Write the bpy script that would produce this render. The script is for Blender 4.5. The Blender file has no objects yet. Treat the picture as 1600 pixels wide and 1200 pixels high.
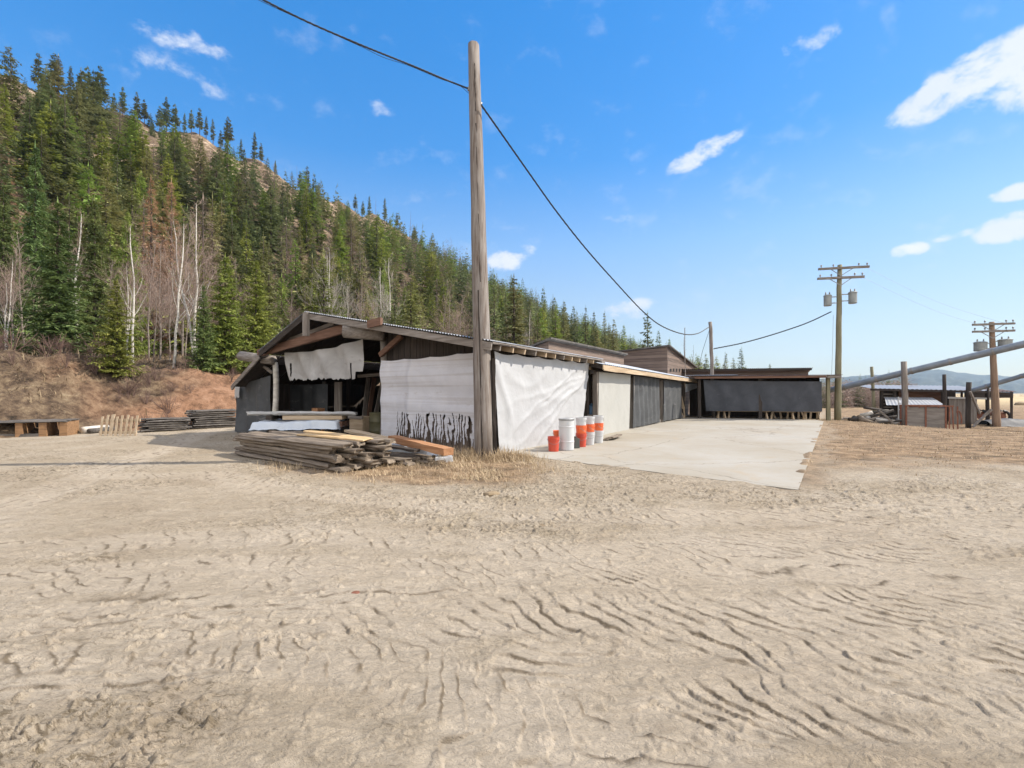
import bpy, math, random
import numpy as np
from mathutils import Vector
R = math.radians
rng = np.random.default_rng(7)
random.seed(7)
sc = bpy.context.scene
COL = sc.collection

# ------------------------------------------------------------------ camera
FPX, CX, HY, EYE = 711.1, 800.0, 614.0, 1.5      # focal length in pixels of the 1600 px photo, horizon row, eye height
cam_d = bpy.data.cameras.new("camera")
cam = bpy.data.objects.new("camera", cam_d)
COL.objects.link(cam)
cam.location = (0, 0, EYE)
cam.rotation_euler = (R(90), 0, 0)
cam_d.lens = 16.0
cam_d.sensor_width = 36.0
cam_d.shift_y = 14.0 / 1600
cam_d.clip_start = 0.05
cam_d.clip_end = 12000
sc.camera = cam

# ------------------------------------------------------------------ light, sky, exposure
SUN = Vector((0.735, 0.085, 0.665)).normalized()
EXPOSURE = 1.12
sun_d = bpy.data.lights.new("sun", 'SUN')
sun_d.energy = 3.2
sun_d.angle = R(0.6)
sun_d.color = (1.0, 0.915, 0.79)
sun_o = bpy.data.objects.new("sun", sun_d)
COL.objects.link(sun_o)
sun_o.rotation_euler = (-SUN).to_track_quat('-Z', 'Y').to_euler()
sun_o.location = (20, 0, 30)

world = bpy.data.worlds.new("World")
sc.world = world
world.use_nodes = True
wt = world.node_tree
wt.nodes.clear()


def pixdir(px, py):
    return Vector(((px - CX) / FPX, 1.0, (HY - py) / FPX)).normalized()


def N(nt, kind, **kw):
    n = nt.nodes.new(kind)
    for k, v in kw.items():
        if k == 'ins':
            for i, x in v.items():
                n.inputs[i].default_value = x
        else:
            setattr(n, k, v)
    return n


def mth(nt, op, a, b=None, c=None, clamp=False):
    n = nt.nodes.new('ShaderNodeMath')
    n.operation = op
    n.use_clamp = clamp
    for i, x in enumerate((a, b, c)):
        if x is None:
            continue
        if isinstance(x, (int, float)):
            n.inputs[i].default_value = x
        else:
            nt.links.new(x, n.inputs[i])
    return n.outputs[0]


def build_world():
    nt = wt
    tc = N(nt, 'ShaderNodeTexCoord')
    D = tc.outputs['Generated']
    sky = N(nt, 'ShaderNodeTexSky', sky_type='NISHITA', sun_disc=False)
    sky.sun_elevation = math.asin(SUN.z)
    sky.sun_rotation = math.atan2(SUN.x, SUN.y)
    sky.altitude = 600
    sky.air_density = 1.25
    sky.dust_density = 0.25
    sky.ozone_density = 3.2
    gm = N(nt, 'ShaderNodeGamma', ins={'Gamma': 0.52})
    nt.links.new(sky.outputs[0], gm.inputs[0])
    hsv = N(nt, 'ShaderNodeHueSaturation', ins={'Hue': 0.512, 'Value': 2.35})
    nt.links.new(gm.outputs[0], hsv.inputs['Color'])
    sz = nt.nodes.new('ShaderNodeSeparateXYZ'); nt.links.new(D, sz.inputs[0])
    sm = N(nt, 'ShaderNodeMapRange', ins={1: 0.0, 2: 0.45, 3: 1.22, 4: 2.1})
    nt.links.new(sz.outputs[2], sm.inputs[0]); nt.links.new(sm.outputs[0], hsv.inputs['Saturation'])
    sv = N(nt, 'ShaderNodeMapRange', ins={1: 0.0, 2: 0.3, 3: 1.42, 4: 2.10})
    nt.links.new(sz.outputs[2], sv.inputs[0]); nt.links.new(sv.outputs[0], hsv.inputs['Value'])
    # clouds: soft lobes fixed in directions of the sky, broken up by noise
    clouds = [  # px, py, half width, half height, tilt, strength
        (1545, 112, 130, 48, .20, 1.9), (1450, 150, 70, 26, .45, 1.5), (1640, 110, 110, 60, 0, 1.9), (1590, 150, 70, 26, -.1, .8),
        (1095, 240, 68, 20, .30, 1.4), (1072, 250, 36, 14, .4, .8),
        (805, 404, 50, 22, .15, 1.6), (255, 108, 80, 30, .05, .62), (285, 62, 90, 24, .05, .75), (325, 135, 34, 26, 0, .5),
        (1262, 66, 60, 20, 0, .85), (1418, 391, 30, 15, 0, 1.3), (1590, 356, 58, 30, 0, 1.8), (1590, 299, 38, 17, 0, 1.6),
        (1495, 367, 34, 9, .1, .8), (985, 484, 52, 24, .1, .8), (600, 165, 40, 28, 0, .42), (968, 342, 40, 9, 0, .42),
        (1145, 101, 24, 11, 0, .5), (1010, 270, 30, 8, 0, .4), (1345, 95, 20, 8, 0, .45)]
    total = None
    for px, py, hw, hh, tilt, st in clouds:
        c = pixdir(px, py)
        r = Vector((c.y, -c.x, 0)).normalized()
        u = r.cross(c)
        u = u if u.z > 0 else -u
        depth = Vector(((px - CX) / FPX, 1.0, (HY - py) / FPX)).length
        a, b = hw / FPX / depth, hh / FPX / depth
        rr = r * math.cos(tilt) + u * math.sin(tilt)
        uu = -r * math.sin(tilt) + u * math.cos(tilt)
        d1 = N(nt, 'ShaderNodeVectorMath', operation='DOT_PRODUCT', ins={1: rr / a})
        d2 = N(nt, 'ShaderNodeVectorMath', operation='DOT_PRODUCT', ins={1: uu / b})
        d3 = N(nt, 'ShaderNodeVectorMath', operation='DOT_PRODUCT', ins={1: c})
        for d in (d1, d2, d3):
            nt.links.new(D, d.inputs[0])
        q = mth(nt, 'ADD', mth(nt, 'POWER', d1.outputs['Value'], 2.0), mth(nt, 'POWER', d2.outputs['Value'], 2.0))
        m = mth(nt, 'MULTIPLY', mth(nt, 'SUBTRACT', 1.0, q, clamp=True), mth(nt, 'MULTIPLY', mth(nt, 'GREATER_THAN', d3.outputs['Value'], 0.2), st))
        total = m if total is None else mth(nt, 'SMOOTH_MAX', total, m, 0.25)
    mp = N(nt, 'ShaderNodeMapping', ins={'Scale': (1, 1, 1.5), 'Rotation': (0, 0.12, 0)})
    nt.links.new(D, mp.inputs[0])
    nz = N(nt, 'ShaderNodeTexNoise', ins={'Scale': 15.0, 'Detail': 9.0, 'Roughness': 0.58, 'Distortion': 0.15})
    nt.links.new(mp.outputs[0], nz.inputs['Vector'])
    nz2 = N(nt, 'ShaderNodeTexNoise', ins={'Scale': 5.0, 'Detail': 5.0, 'Roughness': 0.55})
    nt.links.new(mp.outputs[0], nz2.inputs['Vector'])
    dens = mth(nt, 'ADD', total, mth(nt, 'MULTIPLY', mth(nt, 'SUBTRACT', nz.outputs[0], 0.54), 5.2))
    dens = mth(nt, 'MULTIPLY', dens, mth(nt, 'GREATER_THAN', total, 0.0))
    ms = N(nt, 'ShaderNodeMapRange', interpolation_type='SMOOTHSTEP', ins={1: 0.15, 2: 1.35, 3: 0.0, 4: 1.0})
    nt.links.new(dens, ms.inputs[0])
    edge = N(nt, 'ShaderNodeMapRange', interpolation_type='SMOOTHSTEP', ins={1: 0.0, 2: 0.6, 3: 0.0, 4: 1.0})
    nt.links.new(total, edge.inputs[0])
    fac = mth(nt, 'MULTIPLY', mth(nt, 'MULTIPLY', ms.outputs[0], edge.outputs[0]), 0.93)
    cr = N(nt, 'ShaderNodeMix', data_type='RGBA')
    cr.inputs[6].default_value = (3.3, 3.8, 4.7, 1)
    cr.inputs[7].default_value = (5.3, 5.3, 5.5, 1)
    nt.links.new(nz2.outputs[0], cr.inputs[0])
    mix = N(nt, 'ShaderNodeMix', data_type='RGBA')
    nt.links.new(fac, mix.inputs[0])
    nt.links.new(hsv.outputs[0], mix.inputs[6])
    nt.links.new(cr.outputs[2], mix.inputs[7])
    # unseen bright cloud overhead and behind the camera, added to lift and whiten shade
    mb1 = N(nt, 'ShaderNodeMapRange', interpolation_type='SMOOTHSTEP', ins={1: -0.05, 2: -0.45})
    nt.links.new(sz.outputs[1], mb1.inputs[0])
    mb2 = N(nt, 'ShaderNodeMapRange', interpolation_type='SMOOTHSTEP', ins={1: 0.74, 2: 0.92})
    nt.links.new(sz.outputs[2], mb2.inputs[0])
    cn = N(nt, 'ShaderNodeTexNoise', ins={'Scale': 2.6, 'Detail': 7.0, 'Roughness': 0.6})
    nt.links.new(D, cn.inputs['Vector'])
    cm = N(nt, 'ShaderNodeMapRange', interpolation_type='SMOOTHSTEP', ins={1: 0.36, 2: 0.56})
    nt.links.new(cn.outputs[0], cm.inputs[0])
    fill_cloud = mth(nt, 'MULTIPLY', mth(nt, 'MAXIMUM', mb1.outputs[0], mb2.outputs[0]), mth(nt, 'MULTIPLY', cm.outputs[0], .92))
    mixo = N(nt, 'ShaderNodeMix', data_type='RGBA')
    nt.links.new(fill_cloud, mixo.inputs[0]); nt.links.new(mix.outputs[2], mixo.inputs[6])
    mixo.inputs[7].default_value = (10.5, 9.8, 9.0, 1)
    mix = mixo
    bg = N(nt, 'ShaderNodeBackground', ins={'Strength': 0.095})
    out = N(nt, 'ShaderNodeOutputWorld')
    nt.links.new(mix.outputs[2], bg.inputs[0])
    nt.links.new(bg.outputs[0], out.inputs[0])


build_world()
sc.view_settings.view_transform = 'Standard'
sc.view_settings.look = 'None'
sc.view_settings.gamma = 1.0
sc.view_settings.exposure = EXPOSURE
sc.cycles.use_denoising = True
sc.cycles.max_bounces = 6
sc.cycles.diffuse_bounces = 3
sc.cycles.glossy_bounces = 2
sc.cycles.transparent_max_bounces = 6
sc.cycles.volume_bounces = 0
sc.cycles.sample_clamp_indirect = 6.0


# ------------------------------------------------------------------ numeric helpers
def _h(ix, iy, iz, seed):
    n = (ix.astype(np.int64) * 374761393 + iy.astype(np.int64) * 668265263 + iz.astype(np.int64) * 2147483647 + seed * 974711) & 0x7fffffff
    n = ((n ^ (n >> 13)) * 1274126177) & 0x7fffffff
    n = (n ^ (n >> 16)) & 0xffff
    return n / 65535.0


def vnoise(x, y, seed=0):
    x = np.asarray(x, float); y = np.asarray(y, float)
    ix, iy = np.floor(x), np.floor(y)
    fx, fy = x - ix, y - iy
    fx = fx * fx * (3 - 2 * fx); fy = fy * fy * (3 - 2 * fy)
    z = np.zeros_like(ix)
    a, b = _h(ix, iy, z, seed), _h(ix + 1, iy, z, seed)
    c, d = _h(ix, iy + 1, z, seed), _h(ix + 1, iy + 1, z, seed)
    return (a + (b - a) * fx) * (1 - fy) + (c + (d - c) * fx) * fy


def fbm(x, y, seed=0, octv=4, gain=0.5):
    s = 0; a = 1.0; t = 0
    c_, s_ = math.cos(0.6), math.sin(0.6)
    for o in range(octv):
        s = s + a * vnoise(x, y, seed + o * 17); t += a
        x, y = (x * c_ - y * s_) * 2.03 + 11.3, (x * s_ + y * c_) * 2.03 - 7.1
        a *= gain
    return s / t


def sstep(a, b, x):
    t = np.clip((np.asarray(x, float) - a) / (b - a), 0, 1)
    return t * t * (3 - 2 * t)


class Frame:
    def __init__(self, x, y, ang, z=0.0):
        self.o = np.array([x, y, z], float); self.a = ang
        c, s = math.cos(ang), math.sin(ang)
        self.M = np.array([[c, -s, 0], [s, c, 0], [0, 0, 1]])

    def w(self, v):
        return np.asarray(v, float) @ self.M.T + self.o

    def l(self, v):
        return (np.asarray(v, float) - self.o) @ self.M

    def on_x(self, px, py, x):
        """where the sight line of a photo pixel meets the local plane x = const"""
        d = self.M.T @ np.array([(px - CX) / FPX, 1, (HY - py) / FPX]); c = self.l([0, 0, EYE])
        return c + d * (x - c[0]) / d[0]

    def on_y(self, px, py, y):
        d = self.M.T @ np.array([(px - CX) / FPX, 1, (HY - py) / FPX]); c = self.l([0, 0, EYE])
        return c + d * (y - c[1]) / d[1]


WORLD = Frame(0, 0, 0)
SH = Frame(-0.43, 11.0, math.atan2(0.840, 0.543))    # sheds: local x runs back along the wall, local y left along the gable


def G(px, py, z=0.0):
    Y = (EYE - z) * FPX / (py - HY)
    return np.array([(px - CX) / FPX * Y, Y, z])


def P(px, py, Y):
    return np.array([(px - CX) / FPX * Y, Y, EYE + (HY - py) / FPX * Y])


# ------------------------------------------------------------------ object helpers
XF = {}


def props(o, label=None, cat=None, group=None, kind=None):
    for k, v in (('label', label), ('category', cat), ('group', group), ('kind', kind)):
        if v is not None:
            o[k] = v
    return o


def thing(name, label, cat, loc, rz=0.0, group=None):
    o = bpy.data.objects.new(name, None)
    o.empty_display_size = 0.3
    COL.objects.link(o)
    o.location = loc; o.rotation_euler = (0, 0, rz)
    XF[o.name] = Frame(loc[0], loc[1], rz, loc[2])
    return props(o, label, cat, group)


class MB:
    def __init__(self):
        self.v = []; self.f = []; self.m = []; self.n = 0

    def add(self, verts, faces, mi=0):
        verts = np.asarray(verts, float)
        self.v.append(verts)
        k = self.n
        self.f.extend([tuple(int(i) + k for i in f) for f in faces])
        self.m.extend([mi] * len(faces))
        self.n += len(verts)
        return self

    def hexa(self, p, mi=0):
        """8 points: bottom four counter-clockwise, top four above them"""
        return self.add(p, [(3, 2, 1, 0), (4, 5, 6, 7), (0, 1, 5, 4), (1, 2, 6, 5), (2, 3, 7, 6), (3, 0, 4, 7)], mi)

    def box(self, x0, x1, y0, y1, z0, z1, mi=0, jit=0.0):
        p = np.array([(x0, y0, z0), (x1, y0, z0), (x1, y1, z0), (x0, y1, z0), (x0, y0, z1), (x1, y0, z1), (x1, y1, z1), (x0, y1, z1)], float)
        if jit:
            p += rng.normal(0, jit, p.shape)
        return self.hexa(p, mi)

    def beam(self, a, b, w, h, mi=0, up=(0, 0, 1), seg=1, jit=0.0):
        a = np.asarray(a, float); b = np.asarray(b, float)
        d = b - a; L = np.linalg.norm(d); d /= L
        up = np.asarray(up, float)
        if abs(np.dot(d, up)) > 0.97:
            up = np.array([1.0, 0, 0])
        s = np.cross(d, up); s /= np.linalg.norm(s)
        u = np.cross(s, d)
        vs = []; fs = []
        for i in range(seg + 1):
            c = a + d * L * i / seg
            for sx, sz in ((-1, -1), (1, -1), (1, 1), (-1, 1)):
                q = c + s * sx * w / 2 + u * sz * h / 2
                if jit:
                    q = q + rng.normal(0, jit, 3)
                vs.append(q)
        for i in range(seg):
            k = i * 4
            for j in range(4):
                fs.append((k + j, k + (j + 1) % 4, k + 4 + (j + 1) % 4, k + 4 + j))
        fs += [(0, 3, 2, 1), (seg * 4, seg * 4 + 1, seg * 4 + 2, seg * 4 + 3)]
        return self.add(vs, fs, mi)

    def tube(self, pts, rad, n=8, mi=0, caps=True, rough=0.0):
        pts = np.asarray(pts, float)
        m = len(pts)
        rad = np.full(m, rad) if np.isscalar(rad) else np.asarray(rad, float)
        vs = []; fs = []
        t = np.gradient(pts, axis=0)
        t /= (np.linalg.norm(t, axis=1)[:, None] + 1e-9)
        ref = np.array([0, 0, 1.0]) if abs(t[0][2]) < 0.9 else np.array([1.0, 0, 0])
        lobes = 1 + rough * rng.normal(0, 1, n)
        for i in range(m):
            s = np.cross(t[i], ref); s /= np.linalg.norm(s) + 1e-9
            u = np.cross(s, t[i])
            for j in range(n):
                a = 2 * math.pi * j / n
                r = rad[i] * lobes[j]
                vs.append(pts[i] + r * (s * math.cos(a) + u * math.sin(a)))
        for i in range(m - 1):
            for j in range(n):
                fs.append((i * n + j, i * n + (j + 1) % n, (i + 1) * n + (j + 1) % n, (i + 1) * n + j))
        if caps:
            fs += [tuple(range(n))[::-1], tuple(range((m - 1) * n, m * n))]
        return self.add(vs, fs, mi)

    def lathe(self, c, prof, n=20, mi=0):
        """prof: (radius, z) pairs from bottom to top"""
        vs = []; fs = []
        for r, z in prof:
            for j in range(n):
                a = 2 * math.pi * j / n
                vs.append((c[0] + r * math.cos(a), c[1] + r * math.sin(a), c[2] + z))
        for i in range(len(prof) - 1):
            for j in range(n):
                fs.append((i * n + j, i * n + (j + 1) % n, (i + 1) * n + (j + 1) % n, (i + 1) * n + j))
        fs += [tuple(range(n))[::-1], tuple(range((len(prof) - 1) * n, len(prof) * n))]
        return self.add(vs, fs, mi)

    def grid(self, pts, mi=0):
        """pts: (rows, cols, 3)"""
        r, c, _ = pts.shape
        i = np.arange(r - 1)[:, None] * c + np.arange(c - 1)[None, :]
        fs = np.stack([i, i + 1, i + 1 + c, i + c], -1).reshape(-1, 4)
        return self.add(pts.reshape(-1, 3), fs.tolist(), mi)

    def build(self, name, mats, parent=None, frame=WORLD, smooth=False, origin=None):
        v = frame.w(np.concatenate(self.v))
        if parent is None:
            if origin is None:
                loc = np.array([(v[:, 0].min() + v[:, 0].max()) / 2, (v[:, 1].min() + v[:, 1].max()) / 2, v[:, 2].min()])
            else:
                loc = np.array(origin, float)
            F = Frame(loc[0], loc[1], frame.a, loc[2])
        else:
            F = XF[parent.name]
        me = bpy.data.meshes.new(name)
        me.from_pydata(F.l(v).tolist(), [], self.f)
        if not isinstance(mats, (list, tuple)):
            mats = [mats]
        for m in mats:
            me.materials.append(m)
        if len(mats) > 1:
            me.polygons.foreach_set('material_index', self.m)
        if smooth:
            me.polygons.foreach_set('use_smooth', [True] * len(me.polygons))
        me.update()
        o = bpy.data.objects.new(name, me)
        COL.objects.link(o)
        XF[o.name] = F
        if parent is None:
            o.location = F.o; o.rotation_euler = (0, 0, F.a)
        else:
            o.parent = parent
        return o


def np_mesh(name, v, q, mats, smooth=False, midx=None, tri=False):
    """fast mesh from arrays of quads or triangles"""
    me = bpy.data.meshes.new(name)
    v = np.asarray(v, np.float32); q = np.asarray(q, np.int32)
    k = q.shape[1]
    me.vertices.add(len(v)); me.vertices.foreach_set('co', v.ravel())
    me.loops.add(q.size); me.loops.foreach_set('vertex_index', q.ravel())
    me.polygons.add(len(q))
    me.polygons.foreach_set('loop_start', np.arange(0, q.size, k, dtype=np.int32))
    if midx is not None:
        me.polygons.foreach_set('material_index', np.asarray(midx, np.int32))
    me.polygons.foreach_set('use_smooth', np.full(len(q), smooth))
    for m in (mats if isinstance(mats, (list, tuple)) else [mats]):
        me.materials.append(m)
    me.update(calc_edges=True)
    return me


# ------------------------------------------------------------------ materials
def rgb(c):
    return (c[0], c[1], c[2], 1.0)


def new_mat(name):
    m = bpy.data.materials.new(name)
    m.use_nodes = True
    nt = m.node_tree
    b = nt.nodes['Principled BSDF']
    return m, nt, b


def ramp(nt, fac, stops):
    r = nt.nodes.new('ShaderNodeValToRGB')
    el = r.color_ramp.elements
    el[0].position, el[0].color = stops[0][0], rgb(stops[0][1])
    el[1].position, el[1].color = stops[-1][0], rgb(stops[-1][1])
    for p, c in stops[1:-1]:
        e = el.new(p); e.color = rgb(c)
    nt.links.new(fac, r.inputs[0])
    return r.outputs[0]


def noise(nt, vec, scale, detail=5.0, rough=0.55, dist=0.0):
    n = N(nt, 'ShaderNodeTexNoise', ins={'Scale': scale, 'Detail': detail, 'Roughness': rough, 'Distortion': dist})
    if vec is not None:
        nt.links.new(vec, n.inputs['Vector'])
    return n.outputs[0]


def mixc(nt, fac, a, b, blend='MIX'):
    n = nt.nodes.new('ShaderNodeMix'); n.data_type = 'RGBA'; n.blend_type = blend
    for x, i in ((fac, 0), (a, 6), (b, 7)):
        if isinstance(x, (int, float)):
            n.inputs[i].default_value = x
        elif isinstance(x, tuple):
            n.inputs[i].default_value = rgb(x)
        else:
            nt.links.new(x, n.inputs[i])
    return n.outputs[2]


def objvec(nt, scale=(1, 1, 1), coord='Object', rnd=True):
    tc = nt.nodes.new('ShaderNodeTexCoord')
    mp = N(nt, 'ShaderNodeMapping', ins={'Scale': scale})
    nt.links.new(tc.outputs[coord], mp.inputs[0])
    if rnd:
        oi = nt.nodes.new('ShaderNodeObjectInfo')
        mm = mth(nt, 'MULTIPLY', oi.outputs['Random'], 37.0)
        nt.links.new(mm, mp.inputs['Location'])
    return mp.outputs[0]


def bump(nt, b, h, strength=0.3, dist=0.02):
    n = N(nt, 'ShaderNodeBump', ins={'Strength': strength, 'Distance': dist})
    nt.links.new(h, n.inputs['Height'])
    nt.links.new(n.outputs[0], b.inputs['Normal'])


def mat_wood(name, c1, c2, c3, axis=0, rough=0.85, fine=9.0, boards=None):
    """weathered wood, grain along one local axis; boards=(axis, width) draws the gaps between boards"""
    m, nt, b = new_mat(name)
    s = [fine, fine, fine]; s[axis] = fine * 0.07
    v = objvec(nt, tuple(s))
    g = noise(nt, v, 1.6, 6, 0.65, 0.4)
    big = noise(nt, objvec(nt), 1.3, 4, 0.6)
    c = ramp(nt, g, [(0.28, c1), (0.5, c2), (0.72, c3)])
    c = mixc(nt, mth(nt, 'MULTIPLY', big, 0.6), c, c1)
    if boards:
        ax, w = boards
        tc = nt.nodes.new('ShaderNodeTexCoord')
        sp = nt.nodes.new('ShaderNodeSeparateXYZ')
        nt.links.new(tc.outputs['Object'], sp.inputs[0])
        q = mth(nt, 'DIVIDE', sp.outputs[ax], w)
        fl = mth(nt, 'FLOOR', q)
        wn = nt.nodes.new('ShaderNodeTexWhiteNoise'); wn.noise_dimensions = '1D'
        nt.links.new(fl, wn.inputs['W'])
        c = mixc(nt, mth(nt, 'MULTIPLY', wn.outputs[0], 0.55), c, c3)
        fr = mth(nt, 'FRACT', q)
        gap = mth(nt, 'GREATER_THAN', mth(nt, 'ABSOLUTE', mth(nt, 'SUBTRACT', fr, 0.5)), 0.46)
        c = mixc(nt, mth(nt, 'MULTIPLY', gap, 0.8), c, (0.02, 0.017, 0.015))
    nt.links.new(c, b.inputs['Base Color'])
    b.inputs['Roughness'].default_value = rough
    bump(nt, b, g, 0.6, 0.012)
    return m


def mat_simple(name, c1, c2, scale=3.0, rough=0.8, bmp=0.2, dist=0.01, metal=0.0, stretch=(1, 1, 1), extra=None, det=5.0):
    m, nt, b = new_mat(name)
    v = objvec(nt, stretch)
    g = noise(nt, v, scale, det, 0.6, 0.2)
    c = ramp(nt, g, [(0.32, c1), (0.68, c2)])
    if extra:    # (colour, threshold, scale) blotches
        ec, th, es = extra
        e = noise(nt, v, es, 6, 0.65)
        k = N(nt, 'ShaderNodeMapRange', interpolation_type='SMOOTHSTEP', ins={1: th, 2: th + 0.12})
        nt.links.new(e, k.inputs[0])
        c = mixc(nt, k.outputs[0], c, ec)
    nt.links.new(c, b.inputs['Base Color'])
    b.inputs['Roughness'].default_value = rough
    b.inputs['Metallic'].default_value = metal
    if bmp:
        bump(nt, b, g, bmp, dist)
    return m


GREYW = ((.10, .085, .07), (.23, .20, .175), (.40, .37, .34))
M = {}
for ax, k in ((0, 'x'), (1, 'y'), (2, 'z')):
    M['grey_' + k] = mat_wood('weathered_grey_wood_' + k, *GREYW, axis=ax)
    M['dark_' + k] = mat_wood('dark_old_wood_' + k, (.018, .014, .012), (.045, .034, .027), (.085, .066, .054), axis=ax)
    M['red_' + k] = mat_wood('reddish_brown_wood_' + k, (.085, .045, .03), (.17, .09, .058), (.27, .16, .115), axis=ax)
    M['pale_' + k] = mat_wood('pale_wood_' + k, (.30, .22, .14), (.48, .37, .25), (.60, .49, .36), axis=ax)
M['board_h'] = mat_wood('brown_board_cladding', (.045, .032, .026), (.115, .08, .062), (.25, .18, .14), axis=0, boards=(2, 0.19))
M['board_y'] = mat_wood('brown_board_cladding_across', (.06, .04, .032), (.125, .088, .07), (.21, .155, .125), axis=1, boards=(2, 0.19))
M['pole'] = mat_wood('weathered_pole_wood', (.085, .055, .038), (.235, .21, .19), (.37, .35, .33), axis=2, fine=14)
M['pole_green'] = mat_wood('treated_pole_wood', (.13, .12, .07), (.22, .205, .13), (.31, .29, .2), axis=2)
M['pole_brown'] = mat_wood('brown_pole_wood', (.15, .095, .062), (.27, .185, .125), (.35, .255, .18), axis=2)
M['lowb_z'] = mat_wood('brown_grey_low_boards', (.09, .065, .05), (.20, .155, .125), (.32, .26, .22), axis=2)
M['roof_dark'] = mat_simple('dark_felt_roofing', (.05, .045, .04), (.12, .11, .10), 2.5, .85, .2, extra=((.22, .2, .18), .62, 3))
M['bench'] = mat_wood('brown_block_wood', (.13, .07, .035), (.30, .17, .08), (.42, .25, .13), axis=0)
M['orange'] = mat_wood('fresh_orange_wood', (.24, .11, .05), (.38, .19, .09), (.50, .29, .16), axis=0)
M['tin'] = mat_simple('galvanised_roofing', (.22, .225, .235), (.42, .43, .45), 1.2, 0.42, 0.1, metal=0.35, extra=((.20, .11, .07), .63, 2.2))
M['tin_bright'] = mat_simple('bright_galvanised_roofing', (.22, .235, .26), (.33, .345, .375), 1.0, 0.55, 0.1, metal=0.1, extra=((.3, .22, .17), .68, 2.0))
M['tin_pale'] = mat_simple('pale_roofing', (.42, .45, .5), (.58, .62, .67), 1.0, 0.5, 0.1, metal=0.1, extra=((.26, .2, .16), .64, 2.5))
M['tin_rust'] = mat_simple('rusty_roofing', (.10, .05, .035), (.26, .17, .13), 1.6, 0.7, 0.2, extra=((.33, .31, .3), .55, 1.3))
M['rust'] = mat_simple('rusty_steel', (.13, .045, .025), (.26, .11, .065), 5, 0.8, 0.3)
M['steel_blue'] = mat_simple('blue_grey_steel_pipe', (.15, .175, .205), (.24, .275, .315), 2.0, 0.45, 0.05, metal=0.2, extra=((.22, .17, .14), .66, 3.0))
M['grey_paint'] = mat_simple('grey_painted_steel', (.20, .22, .22), (.29, .31, .30), 4, 0.5, 0.05, extra=((.25, .14, .09), .66, 7.0))
M['bin_panel'] = mat_simple('weathered_bin_panel', (.14, .12, .105), (.26, .235, .21), 2.5, 0.8, 0.2, stretch=(.5, .5, 3), extra=((.22, .12, .08), .62, 3.0))
M['black_cable'] = mat_simple('black_cable', (.015, .015, .018), (.03, .03, .035), 9, 0.6, 0)
M['metal_dull'] = mat_simple('dull_metal', (.18, .18, .18), (.3, .3, .3), 6, 0.5, 0.1, metal=.5)


def mat_tarp(name, c1, c2, dirt, rough=0.55, dirt_th=0.58, stripes=0.0):
    m, nt, b = new_mat(name)
    v = objvec(nt)
    g = noise(nt, v, 1.4, 6, 0.6, 0.6)
    c = ramp(nt, g, [(0.3, c1), (0.7, c2)])
    e = noise(nt, objvec(nt, (1, 1, 2.4)), 1.9, 7, 0.7)
    k = N(nt, 'ShaderNodeMapRange', interpolation_type='SMOOTHSTEP', ins={1: dirt_th, 2: dirt_th + 0.16, 4: 0.8})
    nt.links.new(e, k.inputs[0])
    c = mixc(nt, k.outputs[0], c, dirt)
    if stripes:
        s = noise(nt, objvec(nt, (.12, .12, 6.0)), 1.5, 3, 0.6)
        k2 = N(nt, 'ShaderNodeMapRange', interpolation_type='SMOOTHSTEP', ins={1: .48, 2: .66, 4: stripes})
        nt.links.new(s, k2.inputs[0])
        c = mixc(nt, k2.outputs[0], c, dirt)
    nt.links.new(c, b.inputs['Base Color'])
    b.inputs['Roughness'].default_value = rough
    fine = noise(nt, objvec(nt, (1, 1, 1)), 5.5, 5, 0.6, 1.2)
    bump(nt, b, fine, 0.35, 0.03)
    tr = nt.nodes.new('ShaderNodeBsdfTranslucent')
    nt.links.new(c, tr.inputs[0])
    ms = N(nt, 'ShaderNodeMixShader', ins={0: 0.10})
    out = nt.nodes['Material Output']
    nt.links.new(b.outputs[0], ms.inputs[1]); nt.links.new(tr.outputs[0], ms.inputs[2])
    nt.links.new(ms.outputs[0], out.inputs['Surface'])
    return m


M['tarp_white'] = mat_tarp('white_tarp', (.43, .44, .455), (.48, .49, .505), (.33, .31, .29), dirt_th=.66)
M['tarp_cream'] = mat_tarp('cream_tarp', (.41, .41, .385), (.465, .465, .44), (.40, .36, .29), dirt_th=.66)
M['tarp_grey'] = mat_tarp('dirty_white_woven_tarp', (.56, .56, .60), (.66, .66, .70), (.40, .36, .33), dirt_th=.58, stripes=.45)
M['tarp_rag'] = mat_tarp('ragged_grey_tarp', (.32, .31, .30), (.48, .47, .46), (.22, .2, .18), rough=.85)
M['tarp_black'] = mat_tarp('black_woven_tarp', (.022, .024, .027), (.042, .045, .05), (.09, .09, .09), rough=.7)
M['tarp_char'] = mat_tarp('faded_charcoal_tarp', (.045, .048, .052), (.085, .09, .095), (.17, .17, .17), rough=.75, dirt_th=.55)
M['tarp_slate'] = mat_tarp('blue_black_tarp', (.032, .037, .048), (.06, .066, .08), (.13, .135, .15), rough=.65, dirt_th=.6)
M['sheet_blue'] = mat_tarp('pale_blue_white_sheet', (.5, .56, .64), (.66, .7, .74), (.3, .3, .3), rough=.4)


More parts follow.
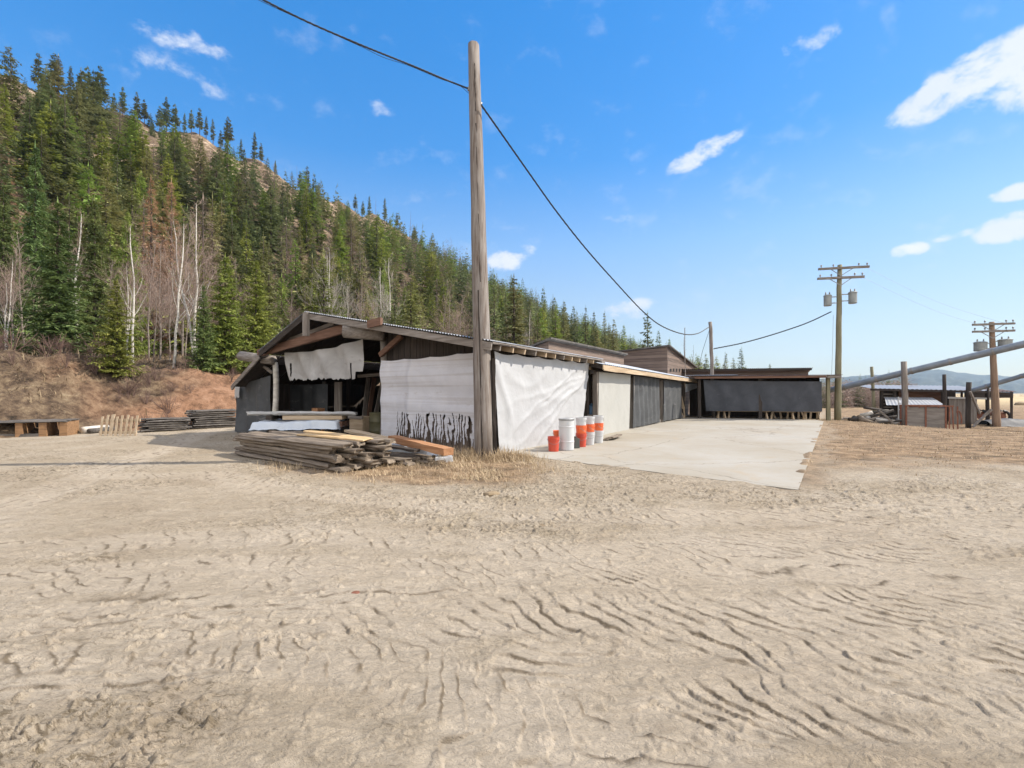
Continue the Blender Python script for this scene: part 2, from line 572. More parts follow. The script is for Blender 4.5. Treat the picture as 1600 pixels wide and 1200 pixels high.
def mat_foliage(name, c1, c2, c3, var=0.5, hue=0.05):
    m, nt, b = new_mat(name)
    g = noise(nt, objvec(nt), 0.9, 4, 0.6)
    oi = nt.nodes.new('ShaderNodeObjectInfo')
    c = ramp(nt, g, [(0.34, c1), (0.52, c2), (0.68, c3)])
    hs = nt.nodes.new('ShaderNodeHueSaturation')
    nt.links.new(c, hs.inputs['Color'])
    nt.links.new(mth(nt, 'ADD', mth(nt, 'MULTIPLY', oi.outputs['Random'], hue), 0.5 - hue * .7), hs.inputs['Hue'])
    r2 = mth(nt, 'FRACT', mth(nt, 'MULTIPLY', oi.outputs['Random'], 7.31))
    nt.links.new(mth(nt, 'ADD', mth(nt, 'MULTIPLY', r2, var), 1 - var * .45), hs.inputs['Value'])
    nt.links.new(hs.outputs[0], b.inputs['Base Color'])
    b.inputs['Roughness'].default_value = 0.7
    b.inputs['Specular IOR Level'].default_value = 0.2
    tr = nt.nodes.new('ShaderNodeBsdfTranslucent')
    nt.links.new(hs.outputs[0], tr.inputs[0])
    ms = N(nt, 'ShaderNodeMixShader', ins={0: 0.25})
    nt.links.new(b.outputs[0], ms.inputs[1]); nt.links.new(tr.outputs[0], ms.inputs[2])
    nt.links.new(ms.outputs[0], nt.nodes['Material Output'].inputs['Surface'])
    return m


M['fir'] = mat_foliage('dark_fir_needles', (.095, .12, .058), (.175, .205, .09), (.27, .29, .13))
M['fir_light'] = mat_foliage('light_fir_needles', (.13, .18, .042), (.225, .295, .065), (.33, .38, .11))
M['fir_olive'] = mat_foliage('olive_needles', (.15, .16, .065), (.235, .24, .095), (.33, .325, .14), .5, .03)
M['bare'] = mat_foliage('brown_grey_bare_twigs', (.20, .15, .12), (.29, .225, .18), (.38, .31, .26), .4, .0)
M['spruce'] = mat_foliage('mid_green_spruce_needles', (.075, .115, .045), (.14, .195, .065), (.22, .28, .10))
M['larch'] = mat_foliage('rust_brown_larch_twigs', (.38, .225, .135), (.50, .32, .205), (.58, .41, .29), .2, .0)
M['bark'] = mat_wood('conifer_bark', (.035, .027, .02), (.08, .06, .048), (.15, .12, .10), axis=2)
M['birch'] = mat_simple('pale_birch_bark', (.38, .35, .31), (.66, .63, .57), 3.0, .8, .2, stretch=(1, 1, 2.5), extra=((.07, .06, .05), .64, 4.0))
M['aspen'] = mat_simple('grey_aspen_bark', (.24, .21, .18), (.44, .40, .35), 3.0, .8, .2, stretch=(1, 1, 2))
M['brown_bark'] = mat_simple('brown_grey_bark', (.13, .105, .09), (.27, .23, .195), 3.0, .9, .2, stretch=(1, 1, 2))
M['twig'] = mat_simple('pinkish_brown_twigs', (.20, .14, .115), (.36, .27, .22), 2.0, .9, 0)
M['twig_grey'] = mat_simple('pale_grey_twigs', (.26, .23, .20), (.40, .36, .32), 2.0, .9, 0)
M['brush'] = mat_simple('reddish_brush_twigs', (.09, .055, .045), (.19, .12, .095), 2.0, .9, 0)
M['snag'] = mat_simple('dead_grey_wood', (.12, .10, .09), (.24, .21, .19), 2.0, .9, .1)
M['straw'] = mat_simple('dry_straw', (.27, .195, .115), (.54, .42, .27), 1.2, .8, 0, det=8)

# ------------------------------------------------------------------ terrain shape
CS, CD = SH.l([0, 0, 0])[0], -SH.l([0, 0, 0])[1]     # camera in the sheds' frame: D = y + CD is the distance across the valley axis


def ridge(s):
    return np.interp(s, [-200, 0, 60, 95, 160, 280, 420, 585, 900], [90, 90, 91, 91, 86, 66, 54, 41, 18])


def foot(s):
    return 23.0 - 0.10 * np.clip(s + 9, -10, 30) + (fbm(np.asarray(s, float) * .12, np.asarray(s, float) * 0 + 3, 5, 3) - .5) * 2.0


def hill_z(s, D):
    """height of the hillside; s along the valley from the shed corner, D across it from the camera"""
    s = np.asarray(s, float); D = np.asarray(D, float)
    f = foot(s)
    H = ridge(s + 9)
    bank = 2.55 * sstep(0, 5.2, D - f) + 1.0 * sstep(10, -20, s) * sstep(1, 6, D - f)
    gentle = np.clip((D - f - 5) * .085, 0, 3.2)
    k = np.clip((D - 60) / 121.0, 0, 1)
    up = (H - 6.5) * (k ** 0.96)
    back = np.clip(D - 181, 0, 400) * 0.35
    lump = (fbm(s * .045, D * .045, 3, 4) - .5) * 9 * sstep(60, 110, D) + (fbm(s * .35, D * .35, 9, 4) - .5) * 1.3 * sstep(-.5, 3, D - f) + (np.abs(fbm(s * 1.5, D * .8, 10, 4) - .5) - .1) * .9 * sstep(0, 2, D - f) * sstep(45, 35, D)
    crest = (fbm(s * .09, D * 0 + 1, 13, 4) - .5) * 8 * sstep(140, 175, D)
    z = bank + gentle + up - back + lump + crest
    return np.where(D < f, -0.25 - (f - D) * .1, z - 0.12 * sstep(2, 0, D - f))


def yard_drop(x, y):
    return -0.5 * sstep(17.5, 23, x) * sstep(13, 23, y) - 0.25 * sstep(60, 200, y)


# tyre tracks: polylines on the ground (photo pixels turned into ground points)
TRK = [([(1750, 1075), (1500, 1075), (1250, 1075), (1100, 1150)], .2, .028, .13), ([(1750, 960), (1450, 985), (1200, 1000), (1050, 990), (900, 1000), (820, 1060), (760, 1180)], .24, .028, .15),
       ([(1750, 790), (1500, 822), (1250, 848), (1000, 880), (700, 890), (400, 880), (0, 900)], .2, .015, .16),
       ([(1700, 812), (1500, 852), (1300, 880), (1000, 905), (700, 925)], .26, .017, .13),
       ([(1750, 880), (1500, 930), (1250, 960), (1000, 958), (800, 950), (500, 990)], .30, .024, .17),
       ([(1800, 1010), (1600, 1030), (1350, 1030), (1150, 1010), (1000, 1045), (900, 1110), (850, 1250)], .28, .034, .16),
       ([(1700, 1150), (1500, 1120), (1200, 1100), (1050, 1130), (980, 1260)], .22, .030, .14),
       ([(-100, 930), (200, 905), (500, 900), (800, 895), (1000, 860), (1300, 835), (1600, 790)], .25, .015, .15),
       ([(-100, 1060), (120, 1010), (300, 1000), (620, 1040), (900, 1140)], .22, .02, .15),
       ([(0, 860), (300, 840), (600, 840), (900, 862), (1150, 880)], .3, .012, .2),
       ([(60, 775), (140, 745), (330, 742), (420, 762), (800, 800), (1200, 810), (1600, 770)], .35, .012, .2)]


def tread(x, y):
    """height added by tyre tracks with slanting lug marks"""
    out = np.zeros_like(x); msk = np.zeros_like(x); te = np.zeros_like(x)
    for pl, w, amp, pitch in TRK:
        pts = [G(*p)[:2] for p in pl]
        run = 0.0
        best = np.full(x.shape, 1e9); al = np.zeros_like(x); sg = np.zeros_like(x)
        for a, b in zip(pts[:-1], pts[1:]):
            d = b - a; L = np.linalg.norm(d); d = d / L
            tx, ty = x - a[0], y - a[1]
            k = np.clip(tx * d[0] + ty * d[1], 0, L)
            ox, oy = tx - k * d[0], ty - k * d[1]
            dd = np.hypot(ox, oy)
            sd = d[0] * oy - d[1] * ox
            m = dd < best
            best = np.where(m, dd, best); al = np.where(m, k + run, al); sg = np.where(m, sd, sg)
            run += L
        wob = (fbm(x * 1.4, y * 1.4, 77, 3) - .5) * .6 + (fbm(x * 9, y * 9, 78, 3) - .5) * .10
        ab = np.abs(sg) / w
        gn = fbm(x * 1.7, y * 1.7, 31 + int(w * 100), 4, .6)
        inside = sstep(1.35, .7, ab + wob * .6)
        ph = (al + .75 * sg + .2 * sg * sg / w + wob * .75) / (pitch * 1.0)
        fr = ph - np.floor(ph)
        lug = fr * sstep(1.0, .88, fr)
        te = np.maximum(te * (1 - inside), np.exp(-((fr - .92) / .11) ** 2) * inside * sstep(.33, .5, gn) * sstep(.36, .62, fbm(x * 6, y * 6, 35, 3, .6)))
        gone = sstep(.30, .56, gn)
        lip = np.exp(-((ab - 1.15) / .22) ** 2)
        cov = inside * gone
        out = out * (1 - cov) + amp * .50 * cov * (lug - .6) - .004 * inside + amp * .2 * lip * gone
        msk = np.maximum(msk, inside * (.5 + .5 * gone))
    return out, msk, te


def yard_detail(x, y):
    r = np.hypot(x, y)
    rough = .22 + .78 * sstep(.42, .60, fbm(x * .45 + 3, y * .45, 21, 4))
    wx = fbm(x * .8, y * .8, 66, 3) * 2.2
    n1 = fbm(x * 1.6 + .7 * y + wx, y * 2.4 - wx * .6, 41, 5, .52)
    stp = n1 * 17
    fl = np.floor(stp); fr = stp - fl
    terr = (fl + sstep(.84, 1.0, fr)) / 17
    brk = sstep(.38, .54, fbm(x * 2.6, y * 2.6, 88, 4, .6))
    n2 = fbm(x * 5.0 + wx, y * 8.5, 43, 4, .55) * 8
    f2 = np.floor(n2); g2 = n2 - f2; terr2 = (f2 + sstep(.78, 1, g2)) / 8
    brk2 = sstep(.44, .58, fbm(x * 5, y * 5, 89, 3, .6))
    clod = np.clip(fbm(x * 16, y * 16, 51, 3) - .60, 0, 1)
    tr, msk, te = tread(x, y)
    z = rough * ((terr - n1 * .9) * .27 * brk + (terr2 - n2 / 8 * .9) * .10 * brk2) * (1 - .8 * msk) + clod * .10 * (.25 + rough) + tr + (fbm(x * 9, y * 11, 97, 3, .6) - .5) * .017 * (.25 + rough)
    z += (fbm(x * .5, y * .5, 61, 3) - .5) * .045 + (fbm(x * 2.2, y * 3.0, 62, 4) - .5) * .018
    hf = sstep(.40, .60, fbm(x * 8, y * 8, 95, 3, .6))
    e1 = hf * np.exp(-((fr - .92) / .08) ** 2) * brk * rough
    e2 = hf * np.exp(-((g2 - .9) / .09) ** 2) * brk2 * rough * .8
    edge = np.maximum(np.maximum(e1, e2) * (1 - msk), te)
    return z * sstep(90, 12, r), rough, edge * sstep(30, 12, r), msk


# ------------------------------------------------------------------ the ground sheet
SLAB = np.array([SH.w([0.25, 0.05, 0])[:2], G(1247, 768)[:2], G(1287, 659)[:2], [16.6, 24.9], [11.4, 27.2], SH.w([20, .05, 0])[:2]])


def inside_poly(x, y, poly):
    r = np.zeros(x.shape, bool)
    n = len(poly)
    for i in range(n):
        (x0, y0), (x1, y1) = poly[i], poly[(i + 1) % n]
        c = ((y0 > y) != (y1 > y)) & (x < (x1 - x0) * (y - y0) / (y1 - y0 + 1e-12) + x0)
        r ^= c
    return r


def straw_mask(x, y):
    n = fbm(x * .55, y * .8, 91, 4) - .5
    a, b = G(1247, 768)[:2], G(1287, 659)[:2]
    d = (b - a) / np.linalg.norm(b - a)
    right = (x - a[0]) * d[1] - (y - a[1]) * d[0]
    m1 = sstep(8.0, 10.6, y + n * 3.0 - .04 * x) * sstep(-.25, .7, right + n * 1.2)
    e = np.hypot((x + 2.0 + .25 * (y - 9)) / 3.1, (y - 9.35 + .12 * (x + 2)) / 1.75)
    m2 = sstep(1.15, .72, e + n * .7)
    m3 = sstep(35, 60, y)
    edge = sstep(.55, .1, np.abs(right + n * .5)) * sstep(6.5, 8, y) * .7
    return np.maximum.reduce([m1, m2, m3, edge])


def build_ground():
    ang = np.concatenate([np.arange(-180, -53, 5.0), np.arange(-52, 52.01, .11), np.arange(57, 180.1, 5.0)])
    ang = np.radians(ang)
    rad = [.02, .3, .6]
    r = .85
    while r < 17:
        rad.append(r); r *= 1.004
    while r < 60:
        rad.append(r); r *= 1.018
    while r < 9000:
        rad.append(r); r *= 1.07
    rad = np.array(rad)
    A, Rr = np.meshgrid(ang, rad)
    x, y = np.sin(A) * Rr, np.cos(A) * Rr
    det, rough, edge, msk_ = yard_detail(x, y)
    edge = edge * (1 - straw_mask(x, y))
    st = straw_mask(x, y)
    det = det * (1 - .55 * st) + st * (fbm(x * 2, y * 3, 8, 4) - .45) * .10 * sstep(60, 20, y)
    L = SH.l(np.stack([x, y, x * 0], -1))
    shed_in = (L[..., 0] > -.2) & (L[..., 1] > -.1) & (L[..., 1] < 13)
    det = np.where(shed_in, -.02, det)
    slab_in = inside_poly(x, y, SLAB)
    dsm = np.full(x.shape, 9.0)
    for a_, b_ in ((SLAB[0], SLAB[1]), (SLAB[1], SLAB[2])):
        dd_ = (b_ - a_) / np.linalg.norm(b_ - a_)
        al_ = np.clip((x - a_[0]) * dd_[0] + (y - a_[1]) * dd_[1], 0, np.linalg.norm(b_ - a_))
        ds = np.hypot(x - a_[0] - al_ * dd_[0], y - a_[1] - al_ * dd_[1])
        dsm = np.minimum(dsm, ds)
        det = det * sstep(.0, .5, ds) + .034 * np.exp(-(ds / .16) ** 2) * (.4 + .9 * fbm(x * 3, y * 3, 12, 3))
    far_damp = sstep(14, 7, y)
    z = det * (.35 + .65 * far_damp) + yard_drop(x, y)
    z = np.where(slab_in, -.05 + .15 * np.exp(-(dsm / .26) ** 2) * fbm(x * 2.2, y * 2.2, 19, 4), z)
    v = np.stack([x, y, z], -1).reshape(-1, 3)
    nr, nc = A.shape
    i = np.arange(nr - 1)[:, None] * nc + np.arange(nc - 1)[None, :]
    q = np.stack([i, i + nc, i + nc + 1, i + 1], -1).reshape(-1, 4)[:, ::-1]
    me = np_mesh('ground', v, q, M['ground'], smooth=True)
    for nm, arr in (('straw', st), ('rough', rough), ('edge_shade', edge), ('packed', msk_)):
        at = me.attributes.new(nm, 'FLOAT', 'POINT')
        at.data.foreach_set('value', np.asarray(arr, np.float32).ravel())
    o = bpy.data.objects.new('ground', me); COL.objects.link(o)
    props(o, 'dry pale mud yard marked by tyre treads', None, kind='structure')


def mat_ground():
    m, nt, b = new_mat('dry_mud_ground')
    tc = nt.nodes.new('ShaderNodeTexCoord'); v = tc.outputs['Object']
    st = N(nt, 'ShaderNodeAttribute', attribute_name='straw')
    rg = N(nt, 'ShaderNodeAttribute', attribute_name='rough')
    g1 = noise(nt, v, .7, 6, .6, .3)
    g2 = noise(nt, v, 6.0, 7, .7)
    g3 = noise(nt, v, 60.0, 3, .6)
    c = ramp(nt, g1, [(.3, (.335, .272, .198)), (.5, (.40, .335, .252)), (.7, (.455, .39, .31))])
    c = mixc(nt, mth(nt, 'MULTIPLY', ramp(nt, g2, [(.35, (1, 1, 1)), (.55, (0, 0, 0))]), .35), c, (.24, .20, .14))
    c = mixc(nt, mth(nt, 'MULTIPLY', ramp(nt, g3, [(.3, (1, 1, 1)), (.5, (0, 0, 0))]), .30), c, (.22, .185, .14))
    mp = N(nt, 'ShaderNodeMapping', ins={'Scale': (1, 2.2, 1)})
    nt.links.new(v, mp.inputs[0])
    sp = noise(nt, mp.outputs[0], 11.0, 5, .75, .8)
    k = N(nt, 'ShaderNodeMapRange', interpolation_type='SMOOTHSTEP', ins={1: .545, 2: .61, 4: .8})
    nt.links.new(sp, k.inputs[0])
    c = mixc(nt, mth(nt, 'MULTIPLY', k.outputs[0], rg.outputs['Fac']), c, (.14, .11, .07))
    pd = noise(nt, v, 2.4, 6, .7, .6)
    kp = N(nt, 'ShaderNodeMapRange', interpolation_type='SMOOTHSTEP', ins={1: .50, 2: .66, 4: .6})
    nt.links.new(pd, kp.inputs[0])
    c = mixc(nt, mth(nt, 'MULTIPLY', kp.outputs[0], rg.outputs['Fac']), c, (.25, .205, .14))
    sp3 = noise(nt, mp.outputs[0], 27.0, 4, .7, .5)
    k3 = N(nt, 'ShaderNodeMapRange', interpolation_type='SMOOTHSTEP', ins={1: .60, 2: .68, 4: .65})
    nt.links.new(sp3, k3.inputs[0])
    c = mixc(nt, k3.outputs[0], c, (.15, .12, .08))
    pk = N(nt, 'ShaderNodeAttribute', attribute_name='packed')
    c = mixc(nt, mth(nt, 'MULTIPLY', pk.outputs['Fac'], .5), c, (.48, .41, .325))
    dp = N(nt, 'ShaderNodeAttribute', attribute_name='edge_shade')
    c = mixc(nt, mth(nt, 'MULTIPLY', dp.outputs['Fac'], .9), c, (.12, .092, .06))  # dark lines on scarp and lug edges: painted shade as well as damp soil
    # straw
    mp2 = N(nt, 'ShaderNodeMapping', ins={'Scale': (1, 1.7, 1)})
    nt.links.new(v, mp2.inputs[0])
    s1 = noise(nt, mp2.outputs[0], 1.3, 8, .72)
    s = ramp(nt, s1, [(.32, (.085, .065, .04)), (.45, (.19, .13, .08)), (.57, (.31, .215, .13)), (.70, (.42, .32, .215))])
    far = noise(nt, v, .02, 4, .6)
    sp2 = nt.nodes.new('ShaderNodeSeparateXYZ'); nt.links.new(v, sp2.inputs[0])
    isf = N(nt, 'ShaderNodeMapRange', ins={1: 50.0, 2: 120.0})
    nt.links.new(sp2.outputs[1], isf.inputs[0])
    fc = ramp(nt, far, [(.35, (.42, .32, .18)), (.65, (.52, .42, .25))])
    s = mixc(nt, isf.outputs[0], s, fc)
    f = mth(nt, 'ADD', st.outputs['Fac'], mth(nt, 'MULTIPLY', mth(nt, 'SUBTRACT', g2, .5), 1.1), clamp=True)
    f = mth(nt, 'MULTIPLY', f, mth(nt, 'GREATER_THAN', st.outputs['Fac'], .02))
    c = mixc(nt, f, c, s)
    nt.links.new(c, b.inputs['Base Color'])
    b.inputs['Roughness'].default_value = .95
    b.inputs['Specular IOR Level'].default_value = .15
    h = mth(nt, 'ADD', mth(nt, 'MULTIPLY', noise(nt, mp.outputs[0], 3.0, 9, .68, .4), 1.0), mth(nt, 'MULTIPLY', sp, .35))
    bump(nt, b, h, .9, .10)
    return m


M['ground'] = mat_ground()
build_ground()


def mat_concrete():
    m, nt, b = new_mat('worn_concrete')
    tc = nt.nodes.new('ShaderNodeTexCoord'); v = tc.outputs['Object']
    g1 = noise(nt, v, .35, 6, .62, .5)
    g2 = noise(nt, v, 3.5, 7, .7)
    c = ramp(nt, g1, [(.32, (.27, .235, .18)), (.5, (.31, .285, .24)), (.68, (.34, .32, .285))])
    c = mixc(nt, mth(nt, 'MULTIPLY', ramp(nt, g2, [(.36, (1, 1, 1)), (.52, (0, 0, 0))]), .32), c, (.30, .25, .18))
    vw = N(nt, 'ShaderNodeVectorMath', operation='ADD')
    nn_ = N(nt, 'ShaderNodeTexNoise', ins={'Scale': .8, 'Detail': 6.0, 'Roughness': .6})
    nt.links.new(v, nn_.inputs['Vector']); nt.links.new(v, vw.inputs[0]); nt.links.new(nn_.outputs['Color'], vw.inputs[1])
    vo = N(nt, 'ShaderNodeTexVoronoi', feature='DISTANCE_TO_EDGE', ins={'Scale': .22})
    nt.links.new(vw.outputs[0], vo.inputs['Vector'])
    ck = N(nt, 'ShaderNodeMapRange', ins={1: .0, 2: .006, 3: .8, 4: 0.0})
    nt.links.new(vo.outputs['Distance'], ck.inputs[0])
    c = mixc(nt, ck.outputs[0], c, (.16, .13, .10))
    st = noise(nt, v, .9, 7, .68, .6)
    k = N(nt, 'ShaderNodeMapRange', interpolation_type='SMOOTHSTEP', ins={1: .56, 2: .70, 4: .55})
    nt.links.new(st, k.inputs[0])
    c = mixc(nt, k.outputs[0], c, (.32, .255, .175))
    sm = noise(nt, v, 2.2, 6, .7, .3)
    k = N(nt, 'ShaderNodeMapRange', interpolation_type='SMOOTHSTEP', ins={1: .66, 2: .74, 4: .5})
    nt.links.new(sm, k.inputs[0])
    c = mixc(nt, k.outputs[0], c, (.19, .165, .135))
    nt.links.new(c, b.inputs['Base Color'])
    b.inputs['Roughness'].default_value = .9
    bump(nt, b, g2, .25, .02)
    return m


M['concrete'] = mat_concrete()
mb = MB()
n = len(SLAB)
# two pours with a thin joint between them, top 4 cm above the yard
def slab_piece(poly):
    k = len(poly)
    vs = [(p[0], p[1], .03) for p in poly] + [(p[0], p[1], -.25) for p in poly]
    fs = [tuple(range(k))] + [(i, i + k, (i + 1) % k + k, (i + 1) % k) for i in range(k)]
    mb.add(vs, fs)


def cutp(a, b, k):
    return a + (b - a) * k


e0, e1 = SLAB[1], SLAB[2]
w0, w1 = SLAB[0], SLAB[5]
# ragged near edge
near = [cutp(w0, e0, k) + np.array([0, rng.normal(0, .02)]) for k in np.linspace(0, 1, 40)]
j0a, j0b = cutp(w0, w1, .45), cutp(e0, e1, .46)
slab_piece(near + [j0b, j0a])
g_ = np.array([.012, .02])
slab_piece([j0a + g_, j0b + g_, SLAB[2], SLAB[3], SLAB[4], SLAB[5]])
props(mb.build('concrete_pavement', M['concrete']), 'pale concrete apron beside the sheds', None, kind='structure')

# ------------------------------------------------------------------ hillside and far hills
def mat_hill():
    m, nt, b = new_mat('dry_hillside')
    tc = nt.nodes.new('ShaderNodeTexCoord'); v = tc.outputs['Object']
    og = N(nt, 'ShaderNodeAttribute', attribute_name='clay')
    hi = N(nt, 'ShaderNodeAttribute', attribute_name='upper')
    g1 = noise(nt, v, .25, 7, .65, .1)
    g2 = noise(nt, v, 2.2, 10, .74, .08)
    c = ramp(nt, g2, [(.34, (.032, .026, .02)), (.46, (.095, .066, .046)), (.58, (.185, .135, .088)), (.72, (.32, .26, .17))])
    cl = ramp(nt, g2, [(.34, (.10, .06, .04)), (.48, (.25, .14, .085)), (.68, (.37, .23, .15))])
    c = mixc(nt, og.outputs['Fac'], c, cl)
    rk = ramp(nt, noise(nt, v, .5, 8, .72), [(.36, (.08, .065, .04)), (.52, (.20, .145, .095)), (.66, (.42, .33, .25))])
    k = N(nt, 'ShaderNodeMapRange', interpolation_type='SMOOTHSTEP', ins={1: .46, 2: .58})
    nt.links.new(g1, k.inputs[0])
    c = mixc(nt, mth(nt, 'MULTIPLY', hi.outputs['Fac'], k.outputs[0]), c, rk)
    nt.links.new(c, b.inputs['Base Color'])
    b.inputs['Roughness'].default_value = .95
    b.inputs['Specular IOR Level'].default_value = .1
    bump(nt, b, g2, .8, .25)
    return m


M['hill'] = mat_hill()


def LW(s, D):
    return SH.w(np.stack([s, D - CD, np.zeros_like(s)], -1))


def build_hill():
    s = np.concatenate([np.arange(-160, -30, 3.0), np.arange(-30, 45, .25), np.arange(45, 160, 1.5), np.arange(160, 1000, 8.0)])
    D = np.concatenate([np.arange(18, 32, .22), np.arange(32, 60, 1.0), np.arange(60, 260, 2.2)])
    S, DD = np.meshgrid(s, D)
    z = hill_z(S, DD)
    W = LW(S, DD); W[..., 2] = z
    nr, nc = S.shape
    i = np.arange(nr - 1)[:, None] * nc + np.arange(nc - 1)[None, :]
    q = np.stack([i, i + 1, i + nc + 1, i + nc], -1).reshape(-1, 4)
    me = np_mesh('hillside', W.reshape(-1, 3), q, M['hill'], smooth=True)
    n = fbm(S * .25, DD * .4, 15, 4) - .5
    clay = sstep(.50, .95, np.exp(-((S - 4.0 + n * 5) / 8.0) ** 2) * 1.25 * sstep(8, 3.2, DD - foot(S)) + n * .7)
    up = sstep(75, 150, DD)
    for nm, arr in (('clay', clay), ('upper', up)):
        at = me.attributes.new(nm, 'FLOAT', 'POINT')
        at.data.foreach_set('value', np.asarray(arr, np.float32).ravel())
    o = bpy.data.objects.new('hillside', me); COL.objects.link(o)
    props(o, 'steep dry hillside with a bare clay bank', None, kind='structure')


build_hill()


def mat_far():
    m, nt, b = new_mat('far_forested_hills')
    tc = nt.nodes.new('ShaderNodeTexCoord'); v = tc.outputs['Object']
    c = ramp(nt, noise(nt, v, .02, 8, .7), [(.35, (.014, .024, .022)), (.55, (.032, .045, .036)), (.7, (.09, .095, .07))])
    nt.links.new(c, b.inputs['Base Color'])
    b.inputs['Roughness'].default_value = .95
    return m


M['far'] = mat_far()


def build_far():
    # ridge profile by azimuth: photo column, photo row of the crest, distance
    prof = [(700, 604), (1000, 600), (1150, 596), (1250, 594), (1320, 590), (1350, 588), (1400, 584), (1450, 577), (1480, 580), (1530, 586), (1560, 587),
            (1600, 592), (1700, 585), (1900, 580), (2300, 590)]
    px = np.arange(650, 2400, 3.0)
    crest = np.interp(px, [p[0] for p in prof], [p[1] for p in prof]) + (fbm(px * .04, px * 0, 6, 4) - .5) * 5 - (fbm(px * .7, px * 0, 7, 2)) * .8
    rows = []
    for k in np.linspace(0, 1, 26):
        Y = 1700 + 1500 * k
        zt = EYE + (HY - crest) / FPX * 3200
        z = -6 + (zt + 6) * (k ** 1.25) + (fbm(px * .05 + 3, px * 0 + k * 9, 2, 4) - .5) * 60 * math.sin(math.pi * k)
        rows.append(np.stack([(px - CX) / FPX * Y, px * 0 + Y, z], -1))
    for k in (1, 2):
        r_ = rows[25].copy(); r_[:, 1] += 500 * k; r_[:, 0] *= (3200 + 500 * k) / 3200; r_[:, 2] = np.maximum(-6, r_[:, 2] * (1 - .5 * k)); rows.append(r_)
    mb = MB().grid(np.array(rows))
    props(mb.build('far_hills', M['far'], smooth=True), 'dark forested hills across the valley', None, kind='structure')


build_far()


# ------------------------------------------------------------------ trees
def conifer_arrays(seed, h=12.0, r=2.1, levels=34, per=7, leaf=11, bottom=.05, droop=.22, wide=.36, gap=.12, power=.85, ll=.30):
    g = np.random.default_rng(seed)
    V = []; a0 = g.uniform(0, 6.28)
    tilt = g.normal(0, .008, 2)
    for li in range(levels):
        t = (li + g.uniform(-.3, .3)) / levels
        z0 = h * (bottom + (1 - bottom) * max(t, 0) ** .92)
        env = r * max(0.03, (1 - t)) ** power * (.72 + .35 * math.sin(li * 1.9 + a0) ** 2)
        nb = max(3, int(per * (.55 + .5 * (1 - t))))
        for k in range(nb):
            if g.random() < gap:
                continue
            a = a0 + li * 2.4 + k * 2 * math.pi / nb + g.normal(0, .25)
            L = env * g.uniform(.62, 1.12)
            if L < .05:
                continue
            d = np.array([math.cos(a), math.sin(a), 0]); side = np.array([-d[1], d[0], 0])
            f = np.sort(g.uniform(.12, 1.0, leaf))
            up = g.uniform(-.10, .35) * (t + .3)
            c = d[None] * (L * f)[:, None]
            c[:, 2] = z0 + L * (-droop * f * 1.6 + droop * 1.1 * f ** 2 + up * f) + g.normal(0, .015 * h * .3, leaf)
            c[:, :2] += tilt * z0
            for sg in (-1, 1):
                ang = g.uniform(.5, 1.15, leaf)
                dr = d[None] * np.cos(ang)[:, None] + side[None] * (sg * np.sin(ang))[:, None]
                dr[:, 2] = g.normal(-.18, .28, leaf)
                le = (ll * L * (1 - .55 * f) + .02 * h * .55) * g.uniform(.7, 1.25, leaf)
                wv = np.cross(dr, np.array([0, 0, 1.0])) + g.normal(0, .35, (leaf, 3))
                wv /= np.linalg.norm(wv, axis=1)[:, None]
                wd = le * wide * .5
                tip = c + dr * le[:, None]
                mid = c + dr * (le * .5)[:, None]
                V.append(np.stack([c, mid + wv * wd[:, None], tip, mid - wv * wd[:, None]], 1).reshape(-1, 3))
    V.append(np.array([[-.02 * h * .1, 0, h * .97], [.05, .0, h * .985], [0, 0, h * 1.03], [-.05, 0.02, h * .985]]))
    v = np.concatenate(V)
    q = np.arange(len(v)).reshape(-1, 4)
    return v, q


def trunk_mb(h, r0, lean=(0, 0), n=7, seg=7, wob=.01, g=None):
    g = g or np.random.default_rng(3)
    mbx = MB()
    z = np.linspace(0, h, seg + 1)
    p = np.stack([z * lean[0] + g.normal(0, wob * h * .1, seg + 1), z * lean[1] + g.normal(0, wob * h * .1, seg + 1), z], -1)
    p[0, 2] = -.4
    mbx.tube(p, r0 * (1 - z / h) ** .8 * .95 + .012, n, rough=.06)
    return mbx


def mesh_of(mb_, name, mat):
    me = bpy.data.meshes.new(name)
    me.from_pydata(np.concatenate(mb_.v).tolist(), [], mb_.f)
    me.materials.append(mat)
    me.polygons.foreach_set('use_smooth', [True] * len(me.polygons))
    me.update()
    return me


def tree_meshes(kind, seed, **kw):
    """(crown mesh, trunk mesh, merged mesh) of one conifer shape"""
    h = kw.get('h', 12.0)
    v, q = conifer_arrays(seed, **kw)
    crown = np_mesh('crown', v, q, M[kind])
    tm = trunk_mb(h * .98, h * .0135, g=np.random.default_rng(seed))
    trunk = mesh_of(tm, 'trunk', M['bark'])
    tv = np.concatenate(tm.v)
    tq = np.array([f for f in tm.f if len(f) == 4])
    allv = np.concatenate([v, tv]); allq = np.concatenate([q, tq + len(v)])
    merged = np_mesh('conifer_tree', allv, allq, [M[kind], M['bark']], midx=[0] * len(q) + [1] * len(tq))
    return crown, trunk, merged, h


